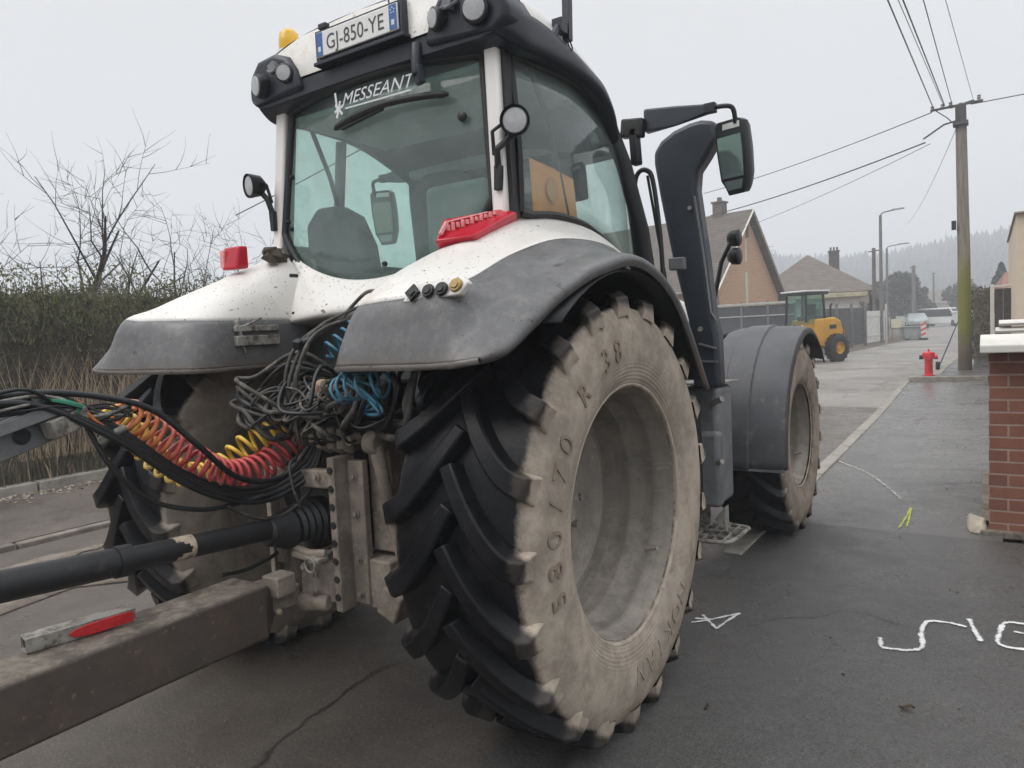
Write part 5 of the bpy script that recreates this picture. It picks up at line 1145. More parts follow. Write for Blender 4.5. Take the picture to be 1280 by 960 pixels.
# cream house
M['cream'] = pm('cream_wall_paint', (.62, .52, .40), .85, .06, 2, dirt=((.42, .36, .29), .2, 2))
CH = thing('cream_house', 'plain cream rendered flat-topped house wall at the right edge', 'house', (2.80, 14, 0))
m = MB(); m.box((3.6, 3.6, 1.66), (7.2, 7.0, 3.32)); m.build('wall', M['cream'], CH)
m = MB(); m.box((3.6, 3.57, 3.335), (7.28, 7.14, .035)); m.build('roof', pm('roof_edge', (.30, .28, .25), .8, .1), CH, bevel=.008)
m = MB(); m.box((1.8, .085, 1.9), (1.1, .03, 1.2)); wn = m.build('window', M['glass_far'], CH)
m = MB()
for a_, b_ in (((1.8, 1.27), (1.26, .07)), ((1.8, 2.53), (1.26, .07)), ((1.2, 1.9), (.07, 1.2)), ((2.4, 1.9), (.07, 1.2)), ((1.8, 1.9), (.05, 1.2))): m.box((a_[0], .07, a_[1]), (b_[0], .06, b_[1]))
m.build('frame', M['coping'], wn)
# --- hydrant
HY = thing('fire_hydrant', 'bright red pillar fire hydrant at the kerb corner', 'hydrant', (1.20, 16.62, .10))
M['hred'] = pm('hydrant_red', (.60, .022, .040), .42, .1, 8, dirt=((.22, .06, .05), .2, 10))
m = MB(); m.lathe([(0, .12), (.02, .12), (.03, .085), (.36, .085), (.40, .085), (.41, .125), (.52, .13), (.545, .11), (.56, .05), (.565, 0)], (0, 0, 0), 'Z', 24); m.build('body', M['hred'], HY, smooth=30)
m = MB(); m.cyl((0, 0, .565), (0, 0, .615), .022, n=6); m.build('spindle', M['hred'], HY)
for d in ((-1, 0), (0, -1), (1, 0)):
    m = MB(); a_ = Vector((d[0], d[1], 0)); m.tube([Vector((0, 0, .43)) + a_ * .10, Vector((0, 0, .43)) + a_ * .165, Vector((0, 0, .43)) + a_ * .165, Vector((0, 0, .43)) + a_ * .185], [.05, .05, .06, .055], 14); m.build('outlet_cap', M['black'] if d[0] < 0 else M['hred'], HY, smooth=40)
# --- utility pole with wires
UP = thing('utility_pole', 'tall wooden utility pole with green algae beside the red hydrant', 'utility pole', (1.87, 18.5, .1))
t = NT('weathered_pole_wood'); x, y, z = t.sep(); n_ = t.noise(3, 7, .65, t.scalevec((6, 6, .5)))
c = t.mix(t.ramp(n_, .3, .7), (.15, .128, .105), (.26, .23, .19)); gz = t.math('ADD', z, t.math('MULTIPLY', t.noise(1.6, 6, .7), 1.6))
c = t.mix(t.math('MULTIPLY', t.ramp(gz, 1.0, 1.7), t.ramp(gz, 2.9, 3.9, 1, 0)), c, (.17, .175, .035)); c = t.mix(t.ramp(gz, .9, 1.9, 1, 0), c, (.10, .075, .05)); c = t.mix(t.ramp(z, 5.7, 5.9), c, (.09, .085, .08))
t.col(c); t.rough(.9); t.bump(n_, .4, .01)
m = MB(); m.tube([(0, 0, -.1), (-.02, 0, 3), (-.075, 0, 6.42), (-.08, 0, 6.47)], [.15, .135, .115, .05], 16); m.build('pole', t.mat, UP, smooth=40)
M['wire'] = pm('dark_wire', (.035, .035, .035), .6, .1); M['ins'] = pm('insulator', (.22, .21, .19), .4, .2)
m = MB(); m.bar((-.70, -.14, 6.38), (.38, .06, 6.46), .05, .05); m.bar((-.30, .08, 6.42), (.20, .16, 6.52), .04, .04); m.box((-.075, .0, 5.98), (.32, .30, .09)); m.build('crossarm', pm('steel_crossarm', (.07, .07, .07), .6, .2), UP, bevel=.005)
for dx, dz in ((-.66, .06), (-.45, .07), (-.28, .08), (.30, .12)):
    m = MB(); m.lathe([(-.06, 0), (-.06, .03), (-.03, .045), (0, .03), (.03, .045), (.05, .02), (.05, 0)], (dx, dx * .18 + .01, 6.42 + dz + dx * .06), 'Z', 12); m.build('insulator', M['ins'], UP, smooth=40)
m = MB(); m.box((-.22, -.12, 3.55), (.10, .10, .22)); m.bar((-.16, -.09, 3.45), (-.10, -.04, 3.3), .02, .02); m.build('pole_bracket', M['black'], UP, bevel=.01)
m = MB(); m.tube([(-.62, -.1, 6.4), (-.35, -.12, 6.15), (-.1, -.1, 5.85)], .012, 5); m.tube([(-.85, -.2, 5.72), (-.42, -.12, 6.0), (-.1, -.1, 6.06)], .022, 6); m.build('strut', M['wire'], UP)
def wire(pts, r_, label, group=None, sag=0, k=14):
    a_, b_ = Vector(pts[0]), Vector(pts[-1]); P = [a_.lerp(b_, i / k) - Vector((0, 0, sag * 4 * (i / k) * (1 - i / k))) for i in range(k + 1)]
    q = MB(); q.tube(P, r_, 5); return tag(q.build('overhead_wire', M['wire'], smooth=60), label, 'wire', group)
def ext(p, q, s_): return tuple(a + (b - a) * s_ for a, b in zip(p, q))
wl_ = 'dark overhead wire running from the utility pole up out of the top of the picture'
for p, q, r_ in (((1.24, 18.4, 6.52), (1.13, 9.8, 6.18), .011), ((1.45, 18.42, 6.55), (1.26, 9.8, 6.16), .006), ((1.47, 18.44, 6.56), (1.32, 9.8, 6.15), .011), ((1.62, 18.5, 6.58), (1.58, 9.8, 6.08), .008), ((2.05, 18.5, 6.62), (1.85, 9.8, 6.02), .005)):
    wire([p, ext(p, q, 3.4)], r_, wl_, 'overhead wires from the utility pole towards the camera')
wl2 = 'overhead wire slanting from the utility pole down to the left behind the mirror'
for p, q, r_ in (((1.20, 18.4, 6.45), (-7.4, 27, 6.85), .012), ((1.05, 18.4, 5.75), (-7.3, 27.5, 6.0), .018), ((1.15, 18.5, 5.72), (-6.9, 29, 5.4), .008)):
    wire([p, q], r_, wl2, 'overhead wires crossing the street behind the mirror', .12)
wire([(2.0, 18.5, 6.5), (12, 20, 7.3)], .012, 'pale overhead wire leaving the utility pole to the right', None, .1)
wire([(1.78, 18.55, 6.2), (-1.6, 45, 6.6)], .007, 'thin overhead wire running from the utility pole to the distant lamp post', None, .35)
wire([(-14.2, 9.6, 5.0), (-12.4, 9.2, 5.22), (-4.7, 8.9, 6.5)], .014, 'single overhead wire rising from the bare trees to behind the cab', None, .05)
# pole stay
m = MB(); m.bar((1.28, 18.6, .10), (1.80, 22.0, 1.75), .026, .026); m.cyl((1.28, 18.6, .1), (1.28, 18.6, .3), .05, n=10); tag(m.build('pole_stay', M['black'], bevel=.004), 'dark slanting stay bar beside the hydrant', 'stay')
# kerbside verge wall beyond the pole
m = MB(); m.box((2.48, 25.5, .45), (.12, 6.5, .8)); tag(m.build('low_wall', pm('pale_pink_render', (.42, .36, .32), .85, .15, 2), bevel=.01), 'low pale rendered wall along the footpath behind the utility pole', 'wall')

# --- houses on the left
M['hbrick'] = brick_mat('orange_brick', (.60, .345, .195), (.52, .29, .165), (.56, .44, .33), .22, .075)
def tile_mat(name, c):
    t = NT(name); x, y, z = t.sep(); w_ = t.n.new('ShaderNodeTexWave'); w_.wave_type = 'BANDS'; w_.bands_direction = 'Z'; w_.inputs['Scale'].default_value = 2.2; w_.inputs['Distortion'].default_value = .6
    t.L(t.tc.outputs['Object'], w_.inputs['Vector']); n = t.noise(2.2, 7, .7)
    k = t.mix(t.ramp(n, .3, .7), tuple(q * .75 for q in c), tuple(q * 1.25 for q in c)); k = t.mix(t.ramp(w_.outputs['Fac'], .0, .35, .6, 0), k, tuple(q * .4 for q in c)); t.col(k); t.rough(.85); return t.mat
M['tile'] = tile_mat('brown_roof_tiles', (.125, .105, .09)); M['tile2'] = tile_mat('grey_brown_roof_tiles', (.15, .125, .108))
M['lampgrey0'] = pm('aerial_metal', (.2, .2, .2), .5, .1)
H1 = thing('brick_house', 'orange brick house with a steep gable facing the street', 'house', (-7.6, 34, 0), math.atan2(-.21, .98))
# local x points to the street (gable), local y along the street
m = MB(); pts = [(0, -3.2, 0), (0, 3.2, 0), (0, 3.2, 2.85), (0, 0, 6.75), (0, -3.2, 3.35)]; m.prism(pts, (-9, 0, 0)); m.build('wall', M['hbrick'], H1, smooth=0)
m = MB()
for pl_ in ([(.32, 3.62, 2.55), (.32, 0, 7.0), (.32, 0, 6.86), (.32, 3.5, 2.50)], [(.32, -3.62, 3.05), (.32, 0, 7.0), (.32, 0, 6.86), (.32, -3.5, 3.0)]): m.prism(pl_, (-9.6, 0, 0))
rf_ = m.build('roof', M['tile'], H1, smooth=0)
m = MB(); m.box((-1.5, .1, 7.15), (.5, .55, .8)); m.box((-1.5, .1, 7.6), (.62, .66, .08)); m.cyl((-1.5, .1, 7.6), (-1.5, .1, 7.85), .12, n=10); m.build('chimney', pm('chimney_brick', (.14, .11, .10), .9, .2), rf_)
m = MB(); m.bar((.335, -3.6, 3.0), (.335, .02, 6.96), .03, .16, up=(1, 0, 0)); m.bar((.335, 3.6, 2.5), (.335, -.02, 6.96), .03, .16, up=(1, 0, 0)); m.build('bargeboard', M['coping'], H1)
m = MB(); m.box((.01, -.2, 3.1), (.02, .28, 1.7)); m.box((.01, -.2, 5.0), (.02, .18, 1.1)); m.build('window', pm('pale_window_strip', (.60, .53, .44), .5, .1), H1)
m = MB(); m.box((.005, 0, 6.0), (.02, .3, .7)); m.build('gable_vent', pm('vent_dark', (.10, .085, .075), .8), H1)
m = MB(); m.tube([(.36, -3.62, 3.0), (-9.2, -3.62, 3.0)], .07, 8); m.tube([(.2, -3.5, 3.0), (.2, -3.3, 2.7), (.2, -3.3, .1)], .05, 8); m.build('gutter', M['lampgrey0'], H1, smooth=40)
m = MB(); m.box((-3, -3.22, 1.7), (1.4, .06, 1.2)); m.box((-6, -3.22, 1.7), (1.4, .06, 1.2)); m.build('side_window', M['coping'], H1)
H2 = thing('hipped_house', 'grey brown hipped roof house with a dark chimney beyond the brick gable', 'house', (-8.0, 50, 0), .25)
m = MB(); m.box((0, 0, 1.55), (6.6, 8, 3.1)); m.build('wall', pm('cream_far_render', (.52, .47, .40), .85, .1, 1), H2)
m = MB(); E_ = [(-3.8, -4.6, 3.05), (3.8, -4.6, 3.05), (3.8, 4.6, 3.05), (-3.8, 4.6, 3.05)]; m.add(E_ + [(0, -.9, 5.75), (0, .9, 5.75)], [(0, 1, 4), (1, 2, 5, 4), (2, 3, 5), (3, 0, 4, 5), (3, 2, 1, 0)]); rf_ = m.build('roof', M['tile2'], H2, smooth=0)
m = MB(); m.box((1.75, .6, 5.15), (.62, .5, 1.6)); m.box((1.75, .6, 5.97), (.72, .6, .07))
for k in range(3): m.cyl((1.55 + k * .2, .6, 6.0), (1.55 + k * .2, .6, 6.25), .06, n=8)
m.build('chimney', pm('chimney_dark', (.085, .075, .07), .9, .2), rf_)
m = MB(); m.box((2.0, -4.03, 1.8), (1.2, .05, 1.1)); m.box((-1.2, -4.03, 1.8), (1.2, .05, 1.1)); m.build('window', pm('dark_window', (.05, .06, .06), .2), H2)
m = MB(); m.tube([(-2.6, -1.0, 3.9), (-2.6, -1.0, 6.6)], .02, 5)
for z in (6.5, 6.2, 5.9): m.tube([(-3.1, -1.0, z), (-2.1, -1.0, z)], .012, 4)
m.build('aerial', M['lampgrey0'], H2, smooth=0)
H3 = thing('flat_porch', 'flat roofed white annexe with a pale fascia behind the yellow loader', 'annexe', (-6.5, 42.5, 0), .25)
m = MB(); m.box((0, 0, 1.3), (5.0, 3.4, 2.6)); m.build('wall', pm('white_render', (.60, .58, .54), .85, .08), H3)
m = MB(); m.box((0, 0, 2.72), (5.8, 4.2, .24)); m.build('roof', pm('mossy_fascia', (.46, .42, .28), .85, .2, 2), H3, bevel=.02)
m = MB(); m.box((1.2, -1.72, 1.6), (1.1, .05, 1.0)); m.build('window', M['coping'], H3)
# dark shed fence left of the loader
SH = thing('panel_fence', 'dark grey panel fence with a pale top rail beneath the brick gable', 'fence', (-7.9, 29.8, 0), .05)
m = MB()
for k in range(3): m.box((.55 + k * 1.12, 0, 1.15), (1.06, .06, 2.1))
m.build('panel', pm('dark_grey_sheet', (.055, .060, .066), .6, .2, 2), SH)
for k in range(4):
    m = MB(); m.box((k * 1.12, -.02, 1.2), (.08, .1, 2.4)); m.build('post', M['steelgrey'], SH, bevel=.006)
m = MB(); m.box((1.65, -.03, 2.28), (3.5, .12, .10)); m.box((1.65, -.04, 1.75), (3.4, .05, .05)); m.build('top_rail', pm('pale_rail', (.42, .42, .40), .7, .1), SH, bevel=.01)
# slatted fence along the left kerb behind the loader
SF = thing('slat_fence', 'dark upright slat fence running along the far left kerb', 'fence', (0, 0, 0))
pA, pB = Vector((-4.2, 29.5, 0)), Vector((-2.75, 36.5, 0)); m = MB()
for k in range(48):
    p = pA.lerp(pB, k / 47); m.box((p.x, p.y, 1.05), (.10, .03, 1.75), (0, 0, 1.37))
m.build('slat_panel', pm('weathered_dark_slats', (.10, .10, .10), .8, .35, 9), SF)
for k in range(5):
    p = pA.lerp(pB, k / 4); m = MB(); m.box((p.x + .06, p.y, 1.1), (.12, .12, 2.1)); m.build('post', M['steelgrey'], SF, bevel=.006)
WF = thing('white_gate', 'white upright slatted gate farther along the left kerb', 'gate', (0, 0, 0))
pA, pB = Vector((-2.75, 37.2, 0)), Vector((-2.35, 40.8, 0)); m = MB()
for k in range(14):
    p = pA.lerp(pB, k / 13); m.box((p.x, p.y, .95), (.16, .04, 1.6), (0, 0, 1.46))
m.build('slat_panel', pm('white_slats', (.62, .62, .60), .7, .12, 3), WF)
m = MB(); p = pA.lerp(pB, .5); m.bar((pA.x + .03, pA.y, .5), (pB.x + .03, pB.y, .5), .04, .06); m.bar((pA.x + .03, pA.y, 1.5), (pB.x + .03, pB.y, 1.5), .04, .06); m.build('gate_rail', M['coping'], WF)
# --- lamp posts and poles
M['lampgrey'] = pm('grey_concrete_pole', (.17, .165, .16), .8, .2, 2); M['polewood'] = pm('brown_wood_pole', (.13, .115, .10), .9, .2, 3)
def lamp(loc, h_, label, arm=1.05):
    t = thing('street_lamp', label, 'street lamp', loc)
    m = MB(); m.tube([(0, 0, 0), (0, 0, h_)], [.10, .07], 10); m.build('pole', M['lampgrey'], t, smooth=40)
    m = MB(); m.tube(spline([(0, 0, h_ - .05), (.12, 0, h_ + .12), (arm * .6, 0, h_ + .2)], 5), .035, 6); m.build('arm', M['lampgrey'], t, smooth=40)
    m = MB(); m.hull([(x, y, z) for x, y, z in ((arm * .5, -.05, h_ + .17), (arm * .5, .05, h_ + .17), (arm * .5, 0, h_ + .26), (arm, -.09, h_ + .2), (arm, .09, h_ + .2), (arm, 0, h_ + .28), (arm * 1.1, 0, h_ + .22))]); m.build('lamp_head', M['steelgrey'], t, bevel=.02)
lamp((-2.37, 40, .05), 6.65, 'nearest and tallest grey street lamp on the left of the street')
lamp((-3.66, 55, .0), 6.15, 'second farther street lamp with its arm just above the first pole group', 1.35)
def upole(loc, h_, r_, label):
    t = thing('utility_pole', label, 'utility pole', loc)
    m = MB(); m.tube([(0, 0, 0), (0, 0, h_)], [r_ * 1.25, r_], 10); m.build('pole', M['polewood'], t, smooth=40)
    m = MB(); m.bar((-.3, 0, h_ - .2), (.3, 0, h_ - .15), .05, .06); m.build('crossarm', M['wire'], t)
upole((-3.3, 45, .05), 5.4, .10, 'wooden pole standing just left of the nearest street lamp')
upole((-4.7, 8.9, .03), 6.6, .11, 'wooden pole hidden behind the cab, holding the single wire from the bare trees')
upole((-3.93, 80, 0), 6.2, .16, 'plain dark pole far along the street left of centre road')
upole((-3.32, 100, 0), 6.3, .10, 'thinnest and farthest pole above the parked vehicles')
m = MB(); m.tube([(-2.2, 40.4, .0), (-2.2, 40.4, 2.1)], .055, 10); tag(m.build('marker_post', M['coping'], smooth=40), 'white marker post at the foot of the nearest street lamp', 'post')
# sign, barrier and grey container by the far kerb
SG = thing('notice_board', 'small pale yellow notice board on posts by the far left kerb', 'sign', (-1.98, 43, .05))
m = MB(); m.box((0, 0, .95), (.50, .04, .50)); m.build('board', pm('pale_yellow_board', (.62, .60, .44), .6, .08), SG, bevel=.01)
m = MB(); m.cyl((-.2, 0, 0), (-.2, 0, .75), .025, n=8); m.cyl((.2, 0, 0), (.2, 0, .75), .025, n=8); m.build('leg', M['lampgrey'], SG)
SK = thing('container', 'pale grey roadside container with open top by the far left kerb', 'container', (-1.25, 44.6, 0), .2)
m = MB(); m.hull([(-.50, -.5, .08), (.45, -.5, .08), (-.50, .9, .08), (.45, .9, .08), (-.56, -.6, .72), (.50, -.6, .72), (-.56, 1.0, .72), (.5, 1.0, .72)]); m.build('body', pm('pale_green_grey', (.30, .335, .33), .7, .12), SK, bevel=.03)
m = MB(); m.box((-.03, .2, .74), (1.14, 1.68, .06)); m.build('rim', M['steelgrey'], SK, bevel=.01)
BR = thing('barrier_board', 'red and white striped upright barrier board beside the grey container', 'barrier', (-.72, 44.0, 0), .25)
m = MB(); m.box((0, 0, .55), (.26, .04, .85)); m.build('board', M['coping'], BR)
m = MB()
for k in range(3): m.prism([(-.13, -.024, .20 + k * .28), (.13, -.024, .34 + k * .28), (.13, -.024, .46 + k * .28), (-.13, -.024, .32 + k * .28)], (0, .004, 0))
m.build('red_stripe', M['hred'], BR, smooth=0)
m = MB(); m.box((0, 0, .06), (.42, .28, .12)); m.build('foot', M['black'], BR, bevel=.02)

# --- yellow compact loader
LD = thing('wheel_loader', 'yellow compact wheel loader parked by the left kerb', 'loader', (-3.02, 24.2, 0), math.atan2(-.87, -.50))
# local +x is the loader's front
M['yellow'] = pm('loader_yellow', (.62, .31, .022), .45, .12, 3, dirt=((.30, .19, .07), .25, 3))
m = MB(); m.hull([(x, y, z) for y in (-.55, .55) for x, z in ((-1.25, .62), (-1.30, 1.1), (-1.18, 1.42), (-.9, 1.55), (.05, 1.50), (.05, .62), (-.4, .48), (-1.0, .48))]); bd = m.build('rear_body', M['yellow'], LD, bevel=.06, seg=3)
m = MB(); m.box((-.75, -.56, 1.22), (.32, .02, .14)); m.box((-1.30, 0, 1.0), (.03, .7, .3)); m.box((-.75, .56, 1.22), (.32, .02, .14)); m.build('grille', M['black'], bd)
m = MB(); m.hull([(x, y, z) for y in (-.36, .36) for x, z in ((.10, .50), (.10, 1.0), (1.0, 1.05), (1.1, .5))]); m.build('front_frame', M['yellow'], LD, bevel=.04)
for y in (.40, -.40):
    m = MB(); m.tube([(.55, y, 1.25), (1.2, y, 1.05), (1.75, y, .35)], [.09, .085, .08], 8); m.build('lift_arm', M['yellow'], LD, smooth=40)
m = MB(); rows = [[(1.75 + x, y, z) for x, z in ((.1, .62), (-.06, .5), (-.06, .2), (.1, .06), (.62, .04))] for y in (-.8, .8)]; m.grid(rows); m.build('bucket', M['steelgrey'], LD, solid=.03)
m = MB()
for x, y in ((-.45, .48), (-.45, -.48), (.42, .44), (.42, -.44)): m.bar((x, y, 1.4), (x * .92, y * .92, 2.36), .07, .07, up=(0, 1, 0))
m.box((-.02, 0, 2.40), (1.15, 1.05, .10)); cb = m.build('cab', M['black'], LD, bevel=.02)
m = MB()
for s in (1, -1): m.prism([(-.42, s * .475, 1.48), (.40, s * .43, 1.30), (.38, s * .41, 2.33), (-.40, s * .44, 2.33)], (0, s * .006, 0))
m.prism([(.42, -.42, 1.3), (.42, .42, 1.3), (.39, .40, 2.33), (.39, -.40, 2.33)], (.006, 0, 0)); m.prism([(-.44, -.45, 1.52), (-.44, .45, 1.52), (-.415, .42, 2.33), (-.415, -.42, 2.33)], (-.006, 0, 0)); m.build('glazing', M['glass_far'], cb, smooth=0)
m = MB(); m.box((-.05, 0, 2.475), (1.2, 1.1, .05)); m.build('cab_roof', M['plate'], cb, bevel=.015)
m = MB(); m.box((-.1, 0, 1.55), (.45, .45, .14)); m.box((-.30, 0, 1.8), (.12, .42, .5)); m.build('seat', M['seat'], cb, bevel=.03)
for x, y in ((-.80, .66), (-.80, -.66), (.80, .66), (.80, -.66)):
    s = 1 if y > 0 else -1
    m = MB(); m.lathe([(-.15, .22), (-.17, .30), (-.155, .42), (-.12, .47), (.12, .47), (.155, .42), (.17, .30), (.15, .22)], (0, 0, 0), 'Y', 28)
    for k in range(16):
        a_ = k * math.pi / 8; m.box((.475 * math.cos(a_), 0, .475 * math.sin(a_)), (.04, .26, .07), (0, -a_, 0))
    W3 = m.build('wheel', M['rubber'], LD, smooth=35, loc=(x, y, .48))
    m = MB(); m.lathe([(-.12, .225), (.13 * s, .24), (.14 * s, .20), (.06 * s, .16), (.06 * s, .09), (.11 * s, .08), (.12 * s, 0)], (0, 0, 0), 'Y', 24); m.build('rim', M['yellow'], W3, smooth=35)
m = MB(); m.tube([(-.95, .3, 1.5), (-.95, .3, 1.95), (-1.02, .3, 2.02)], .035, 8); m.box((-.55, 0, 1.56), (.5, .7, .06)); m.tube([(.5, .2, 1.1), (.75, .22, 1.35), (1.1, .2, 1.15)], .03, 6); m.tube([(.5, -.2, 1.1), (.75, -.2, 1.4), (1.1, -.2, 1.15)], .03, 6); m.build('exhaust_and_hoses', M['black'], LD, smooth=40)
m = MB(); m.bar((-1.38, -.35, .55), (-1.38, -.35, 1.02), .03, .05, up=(0, 1, 0)); m.box((-1.33, .48, 1.0), (.05, .12, .10)); m.box((-1.33, -.48, 1.0), (.05, .12, .10)); m.build('rear_light', M['hred'], LD, bevel=.01)

# --- far vehicles
def car(name, label, cat, loc, rz, prof, col_, width=1.7, L_=4.2, group=None):
    t = thing(name, label, cat, loc, rz); n = len(prof)
    m = MB(); hw_ = width / 2
    m.add([(x, -hw_ * (.82 if z > 1.05 else 1), z) for x, z in prof] + [(x, hw_ * (.82 if z > 1.05 else 1), z) for x, z in prof], [tuple(range(n)), tuple(range(n, 2 * n))[::-1]] + [(i, (i + 1) % n, n + (i + 1) % n, n + i) for i in range(n)])
    m.build('body', col_, t, bevel=.06, seg=3)
    mz = max(z for x, z in prof); xs = [x for x, z in prof if z > mz - .12]; a_, b_ = min(xs), max(xs)
    m = MB(); 
    for s in (1, -1): m.prism([(a_ - .1, s * hw_ * .90, 1.0), (b_ + .35, s * hw_ * .90, 1.0), (b_ + .02, s * hw_ * .83, mz - .14), (a_ + .02, s * hw_ * .83, mz - .14)], (0, s * .03, 0))
    m.prism([(b_ + .42, -hw_ * .75, 1.0), (b_ + .42, hw_ * .75, 1.0), (b_ + .1, hw_ * .7, mz - .14), (b_ + .1, -hw_ * .7, mz - .14)], (.08, 0, .02)); m.prism([(a_ - .32, -hw_ * .75, 1.0), (a_ - .32, hw_ * .75, 1.0), (a_ - .10, hw_ * .7, mz - .14), (a_ - .10, -hw_ * .7, mz - .14)], (-.08, 0, .02)); m.build('windows', M['black'], t, smooth=0)
    for x in (-L_ * .31, L_ * .31):
        for s in (1, -1):
            m = MB(); m.lathe([(-.1, 0), (-.1, .26), (-.08, .31), (.08, .31), (.1, .26), (.1, 0)], (0, 0, 0), 'Y', 20); m.build('wheel', M['rubber'], t, loc=(x, s * hw_ * .93, .31))
    for s in (1, -1):
        m = MB(); m.box((L_ / 2 - .05, s * hw_ * .72, .72), (.12, .32, .16)); m.build('headlight', M['chromelens'], t, bevel=.03)
PROF = [(-2.1, .35), (-2.12, .8), (-1.95, 1.0), (-1.45, 1.38), (-.9, 1.47), (.2, 1.45), (.95, 1.02), (1.85, .86), (2.08, .65), (2.08, .35), (1.0, .25), (-1.0, .25)]
VAN = [(-2.3, .35), (-2.32, 1.7), (-2.2, 1.88), (.9, 1.88), (1.45, 1.15), (2.15, 1.0), (2.3, .7), (2.3, .35), (1.0, .28), (-1.0, .28)]
car('parked_car', 'silver green car parked at the far end of the street', 'car', (-3.7, 80, 0), -1.4, PROF, pm('silver_green_paint', (.30, .34, .34), .3, .05))
car('parked_van', 'white van parked across the far end of the street', 'van', (-1.6, 84, 0), -.35, VAN, pm('far_white_paint', (.66, .66, .65), .4, .05), 1.8, 4.6)
car('parked_car', 'white car parked right of the white van at the street end', 'car', (.7, 82, 0), -1.0, PROF, pm('far_white_paint_b', (.60, .60, .60), .4, .05))

# --- far trees, roofs and the wooded hill
def bushy(name, label, loc, rx, rz_, n, c, size, trunk=True, cat='tree', seed=1, conifer=False):
    rg = random.Random(seed); t = thing(name, label, cat, loc); m = MB(); h0 = rz_ * (.15 if not trunk else .4)
    for i in range(n):
        if conifer:
            k = rg.random() ** .7; z = h0 + rz_ * 1.6 * k; rr = rx * (1 - k) * rg.uniform(.5, 1.05); a_ = rg.uniform(0, 6.28); p = (rr * math.cos(a_), rr * math.sin(a_), z)
        else:
            while True:
                v = Vector((rg.uniform(-1, 1), rg.uniform(-1, 1), rg.uniform(-1, 1)))
                b_ = 1 + .28 * math.sin(v.x * 4 + seed) * math.cos(v.z * 5 + seed * 2)
                if .35 < v.length < b_ * .9: break
            p = (v.x * rx, v.y * rx, h0 + rz_ + v.z * rz_)
        leaves(m, p, 1, (.02, .02, .02), size, rg=rg)
    m.build('crown', c, t, smooth=0, recalc=False)
    q = MB(); q.tube([(0, 0, 0), (.05, 0, h0 + rz_ * .6), (0, .05, h0 + rz_ * 1.4)], [rx * .10, rx * .07, rx * .02], 8)
    for k in range(5): a_ = k * 1.26; q.tube([(0, 0, h0 + rz_ * .3), (rx * .5 * math.cos(a_), rx * .5 * math.sin(a_), h0 + rz_ * (.9 + .1 * k))], [rx * .04, rx * .012], 5)
    q.build('trunk', M['bark'], t, smooth=60)
    return t
ev = leaf_mat('evergreen_leaves', (.026, .036, .024), (.045, .052, .034)); ev2 = leaf_mat('grey_green_leaves', (.050, .056, .042), (.075, .075, .056))
bushy('evergreen_tree', 'dark rounded evergreen behind the white slatted gate', (-4.6, 48, 0), 1.5, 1.5, 1900, ev2, .30, seed=2)
bushy('evergreen_tree', 'broad dark evergreen left of the plain far pole', (-6.2, 84, 0), 3.2, 2.5, 2600, ev, .45, seed=3)
bushy('evergreen_tree', 'lower dark evergreen just above the silver green car', (-5.0, 92, 0), 2.4, 1.8, 1800, ev, .40, seed=4)
bushy('evergreen_tree', 'small leafy bush beside the roof of the hipped house', (-6.3, 56, 0), 1.6, 1.3, 1500, ev2, .30, seed=6)
bushy('evergreen_tree', 'dark tree showing left of the utility pole above the street end', (-.3, 96, 0), 2.2, 2.1, 1700, ev2, .40, seed=7)
bushy('conifer_tree', 'pointed conifer behind the ivy gatepost', (3.2, 70, 0), 1.7, 2.6, 1700, ev, .40, conifer=True, seed=8)
bushy('evergreen_tree', 'rounded tree right of the pointed conifer above the dark gate', (4.6, 62, 0), 2.0, 1.6, 1600, ev2, .40, seed=9)
H4 = thing('far_house', 'low brown roofed house at the end of the street', 'house', (-1.5, 122, 0), .3)
m = MB(); m.box((0, 0, 1.4), (9, 6, 2.8)); m.build('wall', pm('far_cream_render', (.5, .46, .40), .85, .1), H4)
m = MB(); m.add([(-5, -3.5, 2.7), (5, -3.5, 2.7), (5, 3.5, 2.7), (-5, 3.5, 2.7), (-4.2, 0, 4.6), (4.2, 0, 4.6)], [(0, 1, 5, 4), (1, 2, 5), (2, 3, 4, 5), (3, 0, 4), (3, 2, 1, 0)]); m.build('roof', M['tile2'], H4, smooth=0)
H5 = thing('far_house', 'red roofed house glimpsed above the dark gate', 'house', (5.4, 48, 0), .1)
m = MB(); m.box((0, 0, 1.3), (5, 4, 2.6)); m.build('wall', pm('far_pink_render', (.45, .38, .33), .85, .1), H5)
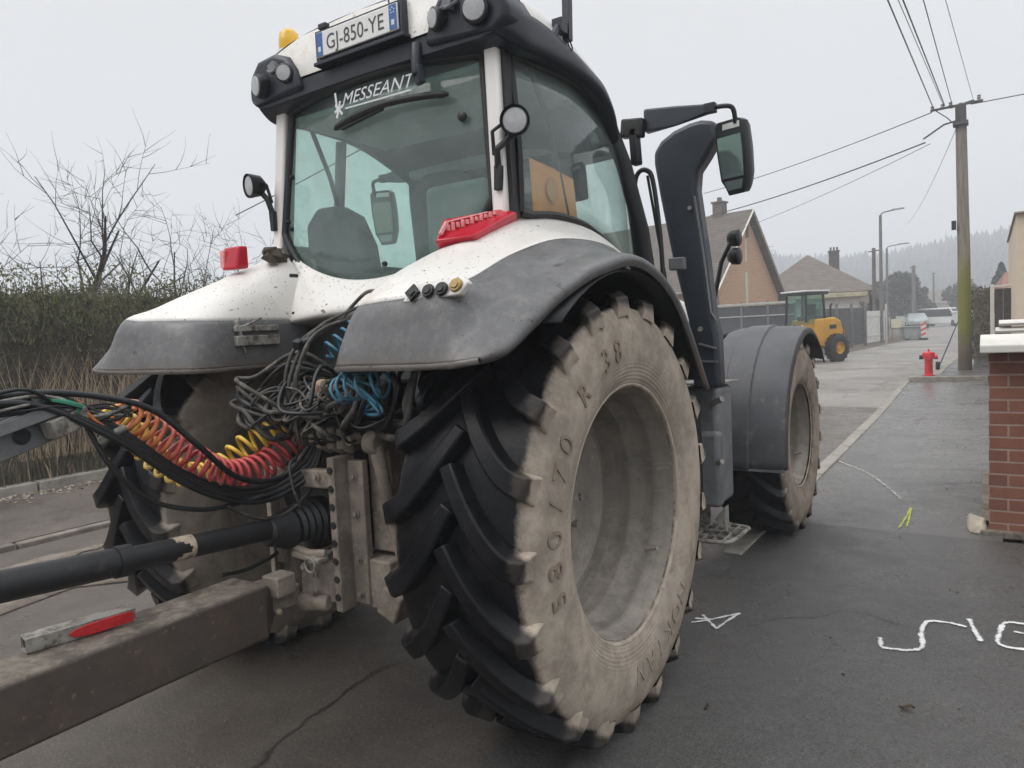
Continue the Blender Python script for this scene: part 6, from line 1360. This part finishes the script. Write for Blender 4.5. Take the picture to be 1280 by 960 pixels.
m = MB(); m.add([(-2.8, -2.4, 2.5), (2.8, -2.4, 2.5), (2.8, 2.4, 2.5), (-2.8, 2.4, 2.5), (-2.3, 0, 3.6), (2.3, 0, 3.6)], [(0, 1, 5, 4), (1, 2, 5), (2, 3, 4, 5), (3, 0, 4), (3, 2, 1, 0)]); m.build('roof', pm('red_tiles', (.24, .12, .085), .85, .2, 2), H5, smooth=0)
# hill
def hill_h(x, y):
    r_ = max(0, min(1, (y - 210) / 190)); e = 1 if x > -120 else max(.25, 1 - (-120 - x) / 260)
    return (30 + 2.5 * math.sin(x * .021) + 1.5 * math.sin(x * .06 + 1)) * r_ * r_ * (3 - 2 * r_) * e - .08
m = MB(); m.grid([[(x, y, hill_h(x, y)) for x in range(-520, 421, 20)] for y in (205, 240, 280, 320, 360, 400, 440, 480, 540)])
tag(m.build('hill', pm('hill_ground', (.07, .07, .05), .95, .2, .1), smooth=60), kind='structure')
m = MB(); rg = random.Random(40)
for i in range(3400):
    y = rg.uniform(255, 420); x = rg.uniform(-250, 140); z = hill_h(x, y); h_ = rg.uniform(3.2, 7.0); rr = h_ * rg.uniform(.22, .44)
    if rg.random() < .05: h_ *= 1.35
    for q in range(3):
        zb = z + h_ * q * .25; k = 1 - q * .24; a0 = rg.uniform(0, 6)
        m.add([(x + rr * k * math.cos(a0 + j * 1.257) * rg.uniform(.7, 1.25), y + rr * k * math.sin(a0 + j * 1.257), zb + rg.uniform(-.4, .4)) for j in range(5)] + [(x, y, z + h_ * (.5 + .25 * q))], [(j, (j + 1) % 5, 5) for j in range(5)])
tag(m.build('hillside_forest', leaf_mat('forest_foliage', (.028, .034, .026), (.050, .052, .042)), smooth=0, recalc=False), kind='stuff')
# --- haze
m = MB(); m.box((0, 430, 28.4), (1400, 1120, 59))
t = NT('haze_air'); t.n.remove(t.p); v = t.n.new('ShaderNodeVolumePrincipled'); v.inputs['Color'].default_value = (.90, .935, .98, 1); v.inputs['Density'].default_value = .0034; v.inputs['Anisotropy'].default_value = 0
t.L(v.outputs[0], t.out.inputs['Volume'])
tag(m.build('haze', t.mat, smooth=0), kind='stuff')
